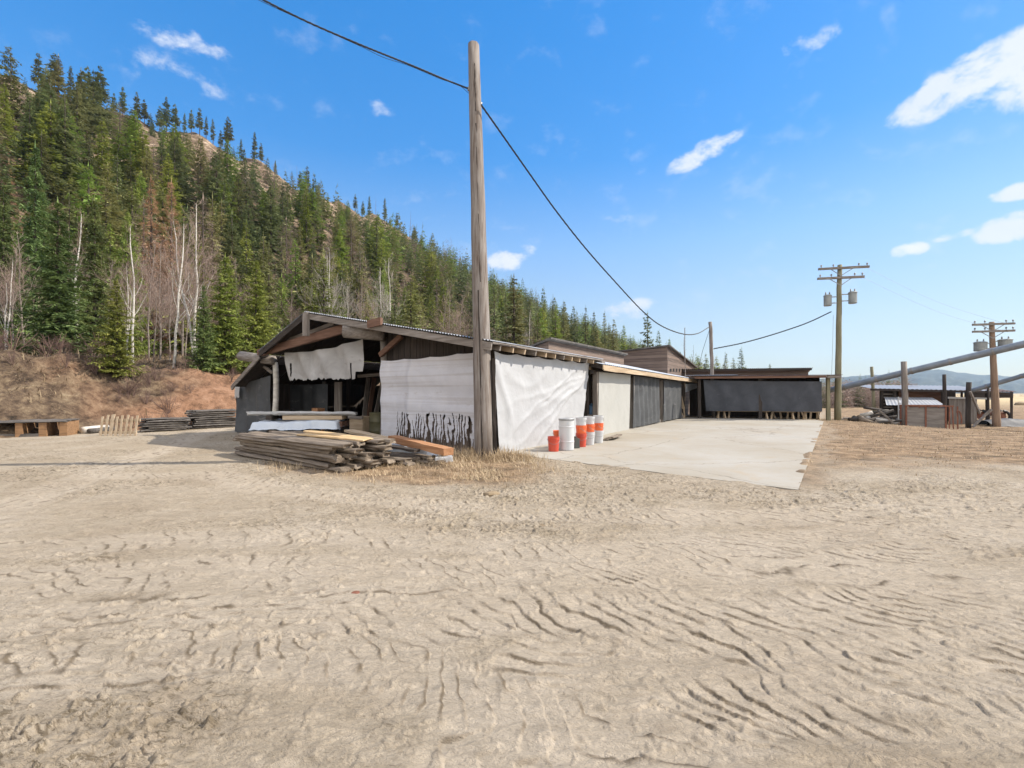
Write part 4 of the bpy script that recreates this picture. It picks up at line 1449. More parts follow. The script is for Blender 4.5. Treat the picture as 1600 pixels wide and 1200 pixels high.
# ridge beam end hanging down at the peak
p0, p1 = SH.on_x(478, 488, S0 - .06), SH.on_x(478, 525, S0 - .06)
MB().beam(p0, p1, .09, .24, jit=.006, up=(0, 1, 0)).build('hanging_board', M['grey_z'], shed, SH)
# tie beams across the gable
pa, pb = SH.on_x(404, 552, -.45), SH.on_x(543, 512, -.45)
MB().beam(pa, pb, .10, .26, seg=6, jit=.006).build('tie_beam', M['red_y'], shed, SH)
pa, pb = SH.on_x(540, 516, -.42), SH.on_x(596, 503, -.42)
MB().beam(pa, pb, .12, .24, jit=.006).build('tie_beam', M['red_y'], shed, SH)
pa, pb = SH.on_x(450, 533, -.3), SH.on_x(523, 505, -.3)
MB().beam(pa, pb, .10, .13, jit=.006, seg=3).build('collar_beam', M['grey_y'], shed, SH)
pa, pb = SH.on_x(404, 549, -.3), SH.on_x(478, 503, -.3)
MB().beam(pa, pb, .10, .10, jit=.006, seg=3).build('inner_rafter', M['dark_y'], shed, SH)
pa, pb = SH.on_x(575, 507, S0 - .08), SH.on_x(596, 502, S0 - .08)
MB().beam(pa, pb, .07, .20).build('purlin_end', M['red_y'], shed, SH)
pa, pb = SH.on_x(539, 517, -.62), SH.on_x(600, 523, -.10)
MB().tube([pa, (pa + pb) / 2, pb], [.20, .19, .185], 10, rough=.05).build('log_beam', M['grey_y'], shed, SH, smooth=True)
pa, pb = SH.on_x(376, 556, -.45), SH.on_x(428, 563, -.10)
MB().tube([pa, (pa + pb) / 2, pb], [.17, .165, .16], 10, rough=.05).build('log_beam', M['grey_y'], shed, SH, smooth=True)
# long beams running back over the posts
for px, py in ((598, 522), (430, 566)):
    q = X0(px, py)
    MB().beam((0.05, q[1], q[2] + .02), (S1, q[1], q[2] + .02), .18, .2).build('roof_beam', M['dark_x'], shed, SH)
# posts
for px, yt, x, r, mt in ((598, 524, 0, .095, 'grey_z'), (430, 566, 0, .095, 'birch'), (507, 596, 2.6, .085, 'grey_z'), (373, 598, 0, .07, 'dark_z'), (545, 560, 3.2, .09, 'dark_z'),
                         (470, 560, 3.4, .09, 'dark_z'), (640, 540, 2.8, .09, 'dark_z')):
    q = SH.on_x(px, yt, x)
    zt = min(q[2], roof_z(q[1]) - .1)
    zz = np.linspace(-.05, zt, 5)
    pts = np.stack([x + rng.normal(0, .015, 5), q[1] + rng.normal(0, .02, 5), zz], -1)
    MB().tube(pts, r, 9, rough=.05).build('post', M[mt], shed, SH, smooth=True)
MB().beam((0.02, 0.06, -.05), (0.02, 0.06, roof_z(0) - .1), .2, .2, jit=.01, seg=4).build('post', M['dark_z'], shed, SH)
for x in (1.9, 3.8, 5.7):
    MB().beam((x, 0.10, -.05), (x, 0.10, roof_z(0) - .1), .15, .15, jit=.01, seg=4).build('post', M['dark_z'], shed, SH)
# knee brace by the white tarp
MB().beam(SH.on_x(594, 555, -.08), SH.on_x(628, 524, -.08), .09, .14).build('knee_brace', M['red_y'], shed, SH)
MB().beam(SH.on_x(425, 582, -.05), SH.on_x(404, 566, -.05), .07, .10).build('knee_brace', M['grey_y'], shed, SH)
MB().beam(SH.on_x(560, 588, 1.2), SH.on_x(596, 585, 1.2), .08, .10).build('cross_rail', M['grey_y'], shed, SH)
# dark walls
mb = MB()
tL = we_[0] - .25
for t0 in np.arange(.05, X0(600, 600)[1], .24):
    t1 = t0 + .225
    z1 = min(roof_z(t0), roof_z(t1)) - .14
    mb.box(.10, .125, t0, t1, 1.9 + rng.uniform(-.05, .1), z1)
mb.build('gable_boards', M['dark_z'], shed, SH)
mb = MB()
for t0 in np.arange(.15, X0(605, 600)[1], .19):
    mb.box(.16, .18, t0, t0 + .165, -.05 + rng.uniform(0, .1), .78 + rng.uniform(-.05, .12))
mb.build('low_boards', M['lowb_z'], shed, SH)
mb = MB()
ts = np.linspace(0.02, tL, 46)
for a, b in zip(ts[:-1], ts[1:]):
    mb.box(S1 - .05, S1 - .02, a + .004, b - .004, -.05, min(roof_z(a), roof_z(b)) - .08)
mb.build('back_wall', M['dark_z'], shed, SH)
mb = MB()
for a in np.arange(.05, S1 - .1, .25):
    mb.box(a, a + .242, tL, tL + .03, -.05, roof_z(tL) - .08)
mb.build('side_wall', M['dark_z'], shed, SH)
mb = MB()
for a in np.arange(.12, 5.5, .25):
    mb.box(a, a + .24, .20, .225, -.05, roof_z(.2) - .12)
mb.build('side_wall', M['dark_z'], shed, SH)
# rafter tails along the right eave
mb = MB()
for k, x in enumerate(np.linspace(-.3, S1 - .25, 12)):
    z = EV[1] - .14
    MB().beam((x, EV[0] + .03, z), (x, 1.2, z + sl * (1.2 - EV[0])), .055, .13, jit=.003).build('rafter', M['pale_y' if k % 3 else 'grey_y'], shed, SH)
MB().beam((S0 + .05, EV[0] + .01, EV[1] - .045), (S1 - .1, EV[0] + .01, EV[1] - .045), .03, .045, seg=8, jit=.004).build('eave_board', M['grey_x'], shed, SH)
MB().beam((-.05, .0, EV[1] - .30), (S1 - .2, .0, EV[1] - .30), .10, .14, seg=8, jit=.004).build('wall_plate', M['pale_x'], shed, SH)
MB().beam((S1 - .35, EV[0] - .02, EV[1] - .20), (S1 - .05, EV[0] - .02, EV[1] - .20), .12, .24).build('eave_end_block', M['grey_x'], shed, SH)

# ------------------------------------------------------------------ tarps on the open shed
def diag_folds(U, W):
    d = np.zeros_like(U)
    # sagging arcs between the hooks along the top and long creases pulled towards the upper right corner
    for c0, r0, a0 in ((.28, .34, .035), (.62, .5, .04), (.9, .4, .03)):
        rr = np.hypot((U - c0) * 1.6, (1.02 - W))
        d += .4 * a0 * np.exp(-((rr - r0) / .045) ** 2) * sstep(.55, .2, np.abs(U - c0))
    for k, off, wd in ((.62, .18, .035), (.85, -.08, .03), (1.25, -.42, .03), (.42, .42, .03), (.95, .1, .022)):
        q = W - (U * k + off) + (fbm(U * 4, W * 4, 8, 2) - .5) * .12
        d += .015 * np.exp(-(q / wd) ** 2) * sstep(-.1, .5, U)
    d += .05 * np.exp(-((U - .06 - .05 * np.sin(W * 5)) / .03) ** 2)
    return d + (fbm(U * 9, W * 6, 17, 3) - .5) * .03


Y1 = lambda px, py, t=-.10: SH.on_y(px, py, t)
cloth('wall_tarp', SH, Y1(779, 712), Y1(908, 681), Y1(920, 567), Y1(770, 549), M['tarp_white'],
      'large creased white tarp hung on the sunlit side of the open shed', 'tarp', 150, 90, .035, diag_folds, bottom=.05, top=.05, seed=4)
q0, q1 = X0(597, 563), X0(742, 549)
X1 = lambda px, py, s=-.14: SH.on_x(px, py, s)


def strip_holes(a, b):
    # the lower edge is frayed into hanging strips with gaps between them
    if b > .37 or a < .17 or a > .93:
        return False
    a2 = a + .006 * math.sin(b * 26 + a * 40) + .003 * math.sin(b * 61 + a * 90)
    k = math.sin(a2 * 190 + math.sin(a * 31) * 3) + .55 * math.sin(a2 * 77 + 2)
    if b < .05 + .07 * (math.sin(a * 143) * math.sin(a * 57) + .3):
        return True
    lim = .35 - .012 * math.sin(a * 23) - .012 * math.sin(a * 7)
    if b > lim:
        return False
    return k > .75 - 2.6 * (.35 - b) - .4 * (a > .82)


cloth('woven_tarp', SH, X1(597, 684), X1(752, 706), X1(752, 548), X1(595, 563), M['tarp_grey'],
      'dirty white woven tarp frayed into strips at its bottom, left of the tall pole', 'tarp', 240, 90, .04,
      lambda U, W: .03 * np.sin(W * 17 + 2 * U) * sstep(.3, .5, W) + .05 * np.exp(-((U - .30 - .04 * W) / .03) ** 2), bottom=.04, top=.03, seed=9, holes=strip_holes, sag=.03)
cloth('ragged_tarp', SH, X1(452, 594), X1(565, 592), X1(565, 529), X1(446, 551), M['tarp_rag'],
      'ragged grey tarp hanging from the tie beam in the gable opening', 'tarp', 120, 50, .07,
      lambda U, W: .06 * np.sin(U * 22 + W * 3), bottom=.10, seed=14, ragged=.05, sag=.12,
      holes=lambda a, b: (.045 < a < .06 and .1 < b < .6) or (.87 < a < .885 and b < .42) or (.93 < a and b < .18))
cloth('door_tarp', SH, X1(368, 674, -.1), X1(424, 680, -.1), X1(424, 587, -.1), X1(373, 601, -.1), M['tarp_char'],
      'dark grey tarp closing the low left bay of the open shed', 'tarp', 60, 40, .05, lambda U, W: .05 * np.sin(U * 19 + W * 2) * (1.1 - W), bottom=.02, seed=19)
cloth('rag', SH, X1(367, 621, -.2), X1(374, 622, -.2), X1(375, 597, -.2), X1(367, 600, -.2), M['tarp_rag'],
      'small pale rag dangling under the left eave corner of the open shed', 'rag', 14, 14, .05, seed=21, ragged=.1)
cloth('inner_tarp', SH, SH.on_x(434, 672, 1.6), SH.on_x(512, 684, 1.6), SH.on_x(512, 600, 1.6), SH.on_x(434, 602, 1.6), M['tarp_char'],
      'black sheet hanging deep inside the open shed between two posts', 'tarp', 60, 30, .04, lambda U, W: .03 * np.sin(U * 25), seed=23)

# things seen inside the open shed
def local_box_thing(name, label, cat, frame, c, size, mat, rz=0.0, jit=.01, group=None, z0=0.0):
    F = Frame(*frame.w([c[0], c[1], 0])[:2], frame.a + rz)
    mb = MB().box(-size[0] / 2, size[0] / 2, -size[1] / 2, size[1] / 2, z0, z0 + size[2], jit=jit)
    return props(mb.build(name, mat, None, F), label, cat, group)


q = SH.on_x(568, 680, 1.0)
cr = thing('plywood_crate', 'light brown wooden crate standing in the opening beside the white woven tarp', 'crate', SH.w([q[0], q[1], 0]), SH.a)
F = XF[cr.name]
MB().box(-.3, .3, -.33, .33, .05, .72, jit=.004).build('crate_body', M['pale_y'], cr, F)
for z in (.05, .66):
    MB().box(-.345, -.303, -.36, .36, z, z + .09).build('slat', M['grey_y'], cr, F)
q = SH.on_x(592, 690, .8)
dr = thing('steel_drum', 'olive drab drum tucked against the post beside the wooden crate', 'drum', SH.w([q[0], q[1], 0]), 0)
M['olive'] = mat_simple('olive_drab_paint', (.07, .065, .03), (.12, .11, .055), 3, .6, .1, extra=((.15, .08, .04), .6, 5))
MB().lathe((0, 0, 0), [(.29, 0), (.30, .02), (.29, .05), (.29, .29), (.305, .31), (.29, .33), (.29, .58), (.305, .6), (.29, .62), (.29, .86), (.30, .88), (.29, .89), (.27, .87)], 22).build('drum_body', M['olive'], dr, XF[dr.name], smooth=True)
for k, (px, lean, lab) in enumerate([(566, .22, 'leftmost of the planks leaning upright inside the shed opening'), (572, .10, 'middle one of the planks leaning upright inside the shed opening'),
                                      (580, -.12, 'rightmost of the planks leaning upright inside the shed opening')]):
    q = SH.on_x(px, 690, 1.7)
    mb = MB().beam((q[0], q[1], 0), (q[0] + .45, q[1] + lean, 2.05), .03, .17, up=(1, 0, 0))
    props(mb.build('plank', M['red_z' if k % 2 else 'grey_z'], None, SH), lab, 'plank', 'planks leaning inside the shed')
q = SH.on_x(497, 655, 1.0)
local_box_thing('orange_crate', 'small orange box behind the plank stack inside the shed', 'box', SH, (q[0], q[1]), (.3, .35, .95), M['orange'])
q = SH.on_x(528, 668, 1.5)
local_box_thing('upright_board', 'upright greyish board beside the black sheet inside the shed', 'board', SH, (q[0], q[1]), (.05, .38, 1.9), M['grey_z'])

# ------------------------------------------------------------------ long low shed
low = thing('long_low_shed', 'long low timber shed with bright tin roof running back along the concrete', 'shed', SH.w([6.2, 0, 0]), SH.a)
LT, LE, L0, L1 = -.22, -.62, 5.45, 21.6        # wall line, eave line, start, end
z0 = SH.on_y(940, 573, LE)[2]; z1 = SH.on_y(1085, 595, LE)[2]
zE = lambda x: z0 + (z1 - z0) * (x - L0) / (L1 - L0)
mb = MB()
rise = .23
corrugated(mb, (L1, LE - .03, zE(L1) + .10), (L0, LE - .03, zE(L0) + .10), (L0, 3.4, zE(L0) + .10 + rise * 4), (L1, 3.4, zE(L1) + .10 + rise * 4), .2, .012)
mb.build('roof', M['tin_pale'], low, SH)
MB().beam((L0, LE, zE(L0) - .01), (L1, LE, zE(L1) - .01), .04, .15, seg=16, jit=.006).build('fascia', M['pale_x'], low, SH)
MB().beam((L0, LE - .025, zE(L0) - .09), (L1, LE - .025, zE(L1) - .09), .03, .05, seg=16, jit=.006).build('fascia_strip', M['pale_x'], low, SH)
MB().beam((L0, LT + .02, zE(L0) - .16), (L1, LT + .02, zE(L1) - .16), .10, .12, seg=6).build('wall_plate', M['dark_x'], low, SH)
for x in np.arange(L0 + .1, L1, 1.2):
    MB().beam((x, LE + .03, zE(x) - .01), (x, 3.3, zE(x) + rise * 3.9 - .02), .05, .12).build('rafter', M['dark_y'], low, SH)
mb = MB().box(L0, L1, 3.3, 3.35, -.05, 3.0).box(L1 - 6, L1 + 1, 3.25, 3.28, -.05, 2.8)
mb.build('back_wall', M['dark_z'], low, SH)
LW_ = lambda px, py: SH.on_y(px, py, LT)
xs = [LW_(px, 670)[0] for px in (931, 987, 1033.5, 1068)]
for k, x in enumerate(xs + [19.2]):
    lean = [.0, .05, -.04, .02, 0][k]
    MB().beam((x, LT, -.02), (x + lean, LT, zE(x) - .14), .17, .15, seg=4, jit=.008).build('post', M[['grey_z', 'grey_z', 'grey_z', 'pale_z', 'dark_z'][k]], low, SH)
for k in (1, 2):
    MB().beam((xs[k] + .1, LT + .02, .12), (xs[k + 1] - .08, LT + .02, .12), .06, .12).build('sill', M['grey_x'], low, SH)
MB().beam((xs[0] + .02, LT + .3, .9), (xs[0] - .5, LT + .3, 1.95), .05, .07).build('brace', M['grey_z'], low, SH)
Fy = lambda px, py: SH.on_y(px, py, LT - .10)
cloth('wall_tarp', SH, Fy(934, 681), Fy(983, 671), Fy(985, 586), Fy(936, 581), M['tarp_cream'], 'narrow cream tarp between the big white tarp and the black one', 'tarp', 50, 50, .015,
      bottom=.02, seed=31)
cloth('wall_tarp', SH, Fy(989, 668), Fy(1030, 660), Fy(1031, 592), Fy(989, 587), M['tarp_char'], 'faded black tarp next to the cream tarp on the low shed', 'tarp', 60, 40, .03,
      lambda U, W: .03 * np.sin(U * 40 + W * 2), bottom=.03, seed=33)
cloth('wall_tarp', SH, Fy(1036, 658), Fy(1065, 653), Fy(1065, 597), Fy(1036, 593), M['tarp_char'], 'second faded black tarp, nearest the dark open bay', 'tarp', 50, 40, .03,
      lambda U, W: .03 * np.sin(U * 22 + W * 2), bottom=.02, seed=35)
cloth('awning_tarp', SH, Fy(1071, 613), Fy(1094, 604), Fy(1098, 599), Fy(1071, 600), M['sheet_blue'], 'pale scrap of sheet hanging at the top of the dark open bay', 'tarp', 30, 14, .03, seed=37)
# dim things inside the open bay
for k, (x, t, sz, lab) in enumerate([(18.0, 1.2, (1.6, .8, .75), 'dark low rack inside the open bay'), (20.2, 1.0, (1.8, .9, 1.2), 'dark tall rack inside the open bay')]):
    t_ = thing('storage_rack', lab, 'rack', SH.w([x, t, 0]), SH.a)
    F_ = XF[t_.name]
    for sx in (-1, 1):
        for sy in (-1, 1):
            MB().box(sx * sz[0] / 2 - .05, sx * sz[0] / 2 + .05, sy * sz[1] / 2 - .05, sy * sz[1] / 2 + .05, 0, sz[2] - .003).build('leg', M['grey_z'], t_, F_)
    MB().box(-sz[0] / 2 - .1, sz[0] / 2 + .1, -sz[1] / 2 - .08, sz[1] / 2 + .08, sz[2], sz[2] + .06).build('rack_top', M['grey_x'], t_, F_)

# ------------------------------------------------------------------ board clad gables rising behind
def prism_building(name, label, corner, along, cross, heights, roofmat, eave=.18, holes=()):
    """corner point (local), length along the valley, width across, wall heights at the four corners"""
    x, t = corner
    b = thing(name, label, 'shed', SH.w([x, t, 0]), SH.a)
    h00, h10, h11, h01 = heights     # near-right, far-right, far-left, near-left
    F_ = SH
    th = .05
    # walls as thin slabs butted together
    mbw = MB()
    mbw.hexa([(x, t, 0), (x + along, t, 0), (x + along, t + th, 0), (x, t + th, 0), (x, t, h00), (x + along, t, h10), (x + along, t + th, h10), (x, t + th, h00)])
    mbw.build('wall', M['board_h'], b, F_)
    mbw = MB()
    mbw.hexa([(x - th - .003, t - .003, 0), (x - .003, t - .003, 0), (x - .003, t + cross, 0), (x - th - .003, t + cross, 0), (x - th - .003, t - .003, h00 - .01), (x - .003, t - .003, h00 - .01),
              (x - .003, t + cross, h01 - .01), (x - th - .003, t + cross, h01 - .01)])
    mbw.build('wall', M['board_y'], b, F_)
    e = eave
    def ext(xx, tt):
        u = xx / along; w = tt / cross
        return (h00 * (1 - u) + h10 * u) * (1 - w) + (h01 * (1 - u) + h11 * u) * w
    cs = [(-e, -e), (along + e, -e), (along + e, cross), (-e, cross)]
    lo = [(x + a, t + c, ext(a, c) + .012) for a, c in cs]
    hi = [(p[0], p[1], p[2] + .07) for p in lo]
    MB().hexa(lo + hi).build('roof', M[roofmat], b, F_)
    return b


c1 = SH.on_y(1043, 542, .62)
prism_building('board_clad_shed', 'brown board clad lean-to with high front standing over the low tin roof', (c1[0], .62), 8.0, 4.3, (c1[2], 3.35, 3.3, c1[2] - .25), 'roof_dark')
M['void'] = mat_simple('dark_opening', (.006, .006, .006), (.012, .012, .012), 3, 1, 0)
for k in range(5):
    q = SH.on_y(1048 + k * 4.6, 578.3, .60)
    MB().box(q[0] - .17, q[0] + .17, .585, .60, q[2] - .09, q[2] + .09).build('vent_opening', M['void'], bpy.data.objects['board_clad_shed'], SH)
c2 = SH.on_y(858, 533, 2.4)
prism_building('board_clad_shed', 'low brown board clad shed behind the open shed eave', (c2[0], 2.4), 9.0, 2.6, (c2[2], c2[2] + .02, c2[2] - .8, c2[2] - .75), 'roof_dark')

# ------------------------------------------------------------------ back shed with the long black tarp
BK = Frame(10.95, 26.6, math.atan2(-1.75, 6.3))
bk = thing('back_shed', 'low shed across the end of the concrete behind a long black tarp', 'shed', BK.o, BK.a)
BL_ = 6.55
by = lambda px, py, y=0.0: BK.on_y(px, py, y)
zf = by(1200, 588, -.35)[2]
mb = MB()
corrugated(mb, (BL_ + .55, -.4, zf + .05), (-.35, -.4, zf + .05), (-.35, 3.6, zf + .18), (BL_ + .55, 3.6, zf + .18), .1, .015)
mb.build('roof', M['tin_rust'], bk, BK)
mb = MB()
corrugated(mb, (2.0, -.46, zf + .085), (-.7, -.46, zf + .085), (-.7, 1.2, zf + .16), (2.0, 1.2, zf + .16), .1, .012)
mb.build('roof_patch', M['tin_bright'], bk, BK)
MB().beam((-.3, -.37, zf - .04), (BL_ - .2, -.37, zf - .04), .04, .12, seg=10, jit=.006).build('fascia', M['red_x'], bk, BK)
MB().beam((BL_ - .15, -.30, zf - .05), (BL_ + .5, -.30, zf - .05), .08, .16).build('fascia', M['grey_x'], bk, BK)
for x in (.0, 3.2, BL_):
    MB().beam((x, 0, -.3), (x, 0, zf - .05), .17, .17, seg=3, jit=.008).build('post', M['pole_green' if x > 5 else 'dark_z'], bk, BK)
MB().box(-.2, BL_, 3.3, 3.35, -.3, zf).build('back_wall', M['dark_z'], bk, BK)
MB().box(BL_ - .03, BL_, 1.2, 3.3, -.3, zf).build('side_wall', M['dark_z'], bk, BK)
# upper tier behind
u0, u1 = by(1100, 577, 3.9), by(1263, 575, 3.9)
MB().box(-1.5, u1[0], 3.9, 3.95, zf - .4, u1[2] - .05).build('upper_wall', M['board_h'], bk, BK)
mb = MB()
corrugated(mb, (u1[0] + .15, 3.6, u1[2]), (-2.2, 3.6, u1[2] + .02), (-2.2, 6.6, u1[2] - .3), (u1[0] + .7, 6.6, u1[2] - .35), .12, .02)
mb.build('upper_roof', M['tin_rust'], bk, BK)
MB().beam((u1[0] + .1, 3.62, u1[2] - .09), (-2.2, 3.62, u1[2] - .09), .05, .12, seg=8, jit=.01).build('upper_fascia', M['dark_x'], bk, BK)
cloth('long_tarp', BK, by(1103, 642, -.12), by(1284, 643, -.12), by(1284, 596, -.12), by(1099, 594, -.12), M['tarp_slate'],
      'long blue-black tarp with a pale scuff hanging across the back shed', 'tarp', 120, 40, .035, lambda U, W: .03 * np.sin(U * 34 + W * 3) + .03 * np.sin(U * 9), bottom=.03, seed=41, sag=.02)
# sawhorses and slabs showing beneath the tarp
def sawhorse(px, w, label):
    q = by(px, 656, .3)
    F_ = Frame(*BK.w([q[0], q[1], 0])[:2], BK.a + rng.normal(0, .15))
    t_ = thing('sawhorse', label, 'sawhorse', F_.o, F_.a, 'sawhorses under the long black tarp')
    MB().box(-w / 2, w / 2, -.06, .06, .42, .52, jit=.004).build('top_rail', M['pale_x'], t_, F_)
    for sx in (-1, 1):
        for sy in (-1, 1):
            MB().beam((sx * (w / 2 - .1), sy * .22, -.02), (sx * (w / 2 - .16), sy * .03, .44), .07, .05).build('leg', M['pale_z'], t_, F_)


sawhorse(1127, .6, 'pale sawhorse under the left end of the long black tarp')
sawhorse(1168, 2.2, 'long pale sawhorse under the middle of the long black tarp')
sawhorse(1222, 1.3, 'pale sawhorse right of the middle under the long black tarp')
sawhorse(1268, .9, 'pale sawhorse under the right end of the long black tarp')
for k in range(7):
    q = by(1212 + k * 9, 656, 1.0)
    F_ = Frame(*BK.w([q[0], q[1], 0])[:2], BK.a)
    props(MB().beam((0, 0, 0), (rng.normal(0, .1), .35, .75), .03, .1, up=(1, 0, 0)).build('offcut', M['pale_z'], None, F_), 'pale offcut leaning in the dark under the long black tarp', 'offcut', 'offcuts under the long black tarp')

# ------------------------------------------------------------------ poles and wires
def wood_pole(name, label, base, top, r0, r1, mat, lobes=.05, n=14, cat='utility pole'):
    base = np.array(base, float); top = np.array(top, float)
    t_ = thing(name, label, cat, base)
    k = np.linspace(0, 1, 14)
    pts = base + (top - base) * k[:, None]; pts[0, 2] -= .3
    pts[:, :2] += rng.normal(0, .006, (14, 2))
    MB().tube(pts, r0 + (r1 - r0) * k, n, rough=lobes).build('pole_shaft', M[mat], t_, smooth=True)
    return t_


pb = G(757, 716); pb[2] = 0
ptop = P(740, 70, 10.55)
tall = wood_pole('utility_pole', 'tall weathered grey pole standing at the corner of the open shed', pb, ptop, .225, .128, 'pole', .04, 18)
# a deep split running down the shaft and loose side rail strapped near its foot
d = ptop - pb
for k0, k1, off, w in ((.42, .80, .016, .022), (.0, .40, -.03, .03), (.83, .945, .02, .018)):
    a_, b_ = pb + d * k0, pb + d * k1
    ra = .225 + (.128 - .225) * k0; rb = .225 + (.128 - .225) * k1
    MB().beam(a_ + np.array([off, -ra + .006, 0]), b_ + np.array([off, -rb + .004, 0]), w, .02, seg=12, jit=.004, up=(0, 1, 0)).build('crack', M['dark_z'], tall)
MB().beam(pb + np.array([.245, .02, -.05]), pb + np.array([.21, .02, 2.3]), .06, .10, seg=8, jit=.008, up=(0, 1, 0)).build('side_board', M['dark_z'], tall)
# knob insulators where the wires land
I1, I2 = P(733, 139, 10.52), P(751, 163, 10.58)
for q in (I1, I2):
    MB().lathe(q - np.array([0, 0, .05]), [(.02, 0), (.045, .02), (.03, .05), (.045, .08), (.02, .1)], 10).build('insulator', M['metal_dull'], tall, smooth=True)


def wire(name, label, pts, r, mat='black_cable', cat='cable', twist=False, sub=8, group=None):
    pts = np.array(pts, float)
    k = np.arange(len(pts)); kk = np.linspace(0, len(pts) - 1, (len(pts) - 1) * sub + 1)
    # smooth curve through the points
    out = []
    for j in range(3):
        p = pts[:, j]; m = np.gradient(p)
        i = np.minimum(kk.astype(int), len(p) - 2); t = kk - i
        out.append((2 * t ** 3 - 3 * t ** 2 + 1) * p[i] + (t ** 3 - 2 * t ** 2 + t) * m[i] + (-2 * t ** 3 + 3 * t ** 2) * p[i + 1] + (t ** 3 - t ** 2) * m[i + 1])
    c = np.stack(out, -1)
    mb = MB()
    if twist:
        for ph in (0, 2.1, 4.2):
            a = np.linspace(0, len(c) * 1.1, len(c)) + ph
            q = c.copy(); q[:, 2] += r * 1.3 * np.sin(a); q[:, 1] += r * 1.3 * np.cos(a)
            mb.tube(q, r, 5)
    else:
        mb.tube(c, r, 6)
    return props(mb.build(name, M[mat], None), label, cat, group)


def plan_pts(pix, a, b):
    """photo points of a wire that hangs in the vertical plane through a and b"""
    a, b = np.array(a[:2], float), np.array(b[:2], float)
    out = []
    for px, py in pix:
        m = (px - CX) / FPX
        d = b - a
        k = (m * a[1] - a[0]) / (d[0] - m * d[1])
        Y = a[1] + d[1] * k
        out.append(P(px, py, Y))
    return out


stub_y = 27.4
stub = P(1110, 503, stub_y)
wood_pole('stub_pole', 'thin dark grey stub pole rising through the low tin roof', (P(1115, 585, stub_y)[0], stub_y, 0), stub, .11, .10, 'pole', cat='pole')
wire('service_cable', 'black cable sagging from the tall pole down to the grey stub pole', plan_pts([(752, 164), (790, 218), (830, 275), (870, 331), (915, 388), (960, 439), (1005, 487), (1035, 510), (1068, 522), (1090, 521), (1108, 511)], pb, stub), .0135, twist=True, sub=14)
far_end = np.array([-7.5, 7.6, 0])
wire('service_cable', 'black cable running from the tall pole out over the upper left', plan_pts([(733, 139), (715, 132), (690, 122), (650, 105), (610, 89), (556, 67), (480, 34), (400, -6), (330, -45)], I1, far_end), .0095, twist=True, sub=14)
wire('service_wire', 'thin loose wire looping beside the upper left cable', plan_pts([(734, 147), (714, 131), (690, 124), (640, 103), (600, 90), (575, 78), (556, 69), (400, -2), (330, -42)], I1, far_end), .005)
wire('mast_wire', 'thin wire from the stub pole slanting down to the low roof', [stub + [0, 0, -.3], P(1098, 548, 27.0), P(1091, 577, 26.7)], .012)
wire('mast_wire', 'short upright rod under the lowest point of the sagging cable', [P(1070, 512, 26.0), P(1070, 545, 26.0), P(1071, 588, 26.0)], .02, mat='snag', cat='rod')


def power_pole(label, px, ybase_px, Y, z_base, ytop_px, arm_w, mat, arms, tanks, r=(.17, .11), matarm='grey_x', yaw=0.0):
    x = (px - CX) / FPX * Y
    top = P(px + (3 if px < 1400 else -8), ytop_px, Y)
    t_ = wood_pole('utility_pole', label, (x, Y, z_base), top, r[0], r[1], mat, .03, 12)
    F_ = Frame(top[0], Y, yaw)
    for z_px, w, off in arms:
        z = P(px, z_px, Y)[2]
        a = MB().beam((-w / 2 + off, -.16, z), (w / 2 + off, -.16, z), .10, .12, seg=4, jit=.003).build('cross_arm', M[matarm], t_, F_)
        for sx in (-1, 1):
            MB().beam((sx * .55 + off * .5, -.12, z - .03), (0, -.12, z - .42), .02, .035).build('arm_brace', M['metal_dull'], t_, F_)
        for k, dx in enumerate((-.44, -.2, .3, .46)):
            MB().lathe((dx * w + off, -.16, z + .06), [(.015, 0), (.015, .06), (.05, .07), (.035, .11), (.05, .14), (.02, .17)], 9).build('insulator', M['metal_dull'], t_, F_)
    for dx, zc_px, rad, hh in tanks:
        z = P(px, zc_px, Y)[2] - hh / 2
        k = MB().lathe((dx, -.05, z), [(rad * .9, 0), (rad, .02), (rad, hh * .1), (rad * 1.04, hh * .12), (rad, hh * .14), (rad, hh * .86), (rad * 1.08, hh * .88), (rad * 1.08, hh * .93), (rad * .8, hh), (rad * .3, hh * 1.03)], 18)
        tank = k.build('transformer', M['grey_paint'], t_, F_, smooth=False)
        for bx in (-.5, .5):
            MB().lathe((dx + bx * rad, -.05, z + hh), [(.03, 0), (.045, .03), (.03, .06), (.045, .09), (.03, .12), (.02, .16)], 8).build('bushing', M['metal_dull'], tank, F_)
        for fz in (.25, .8):
            MB().beam((dx - math.copysign(rad * .9, dx), -.04, z + hh * fz), (0, -.02, z + hh * fz), .04, .05).build('bracket', M['metal_dull'], t_, F_)
    return t_


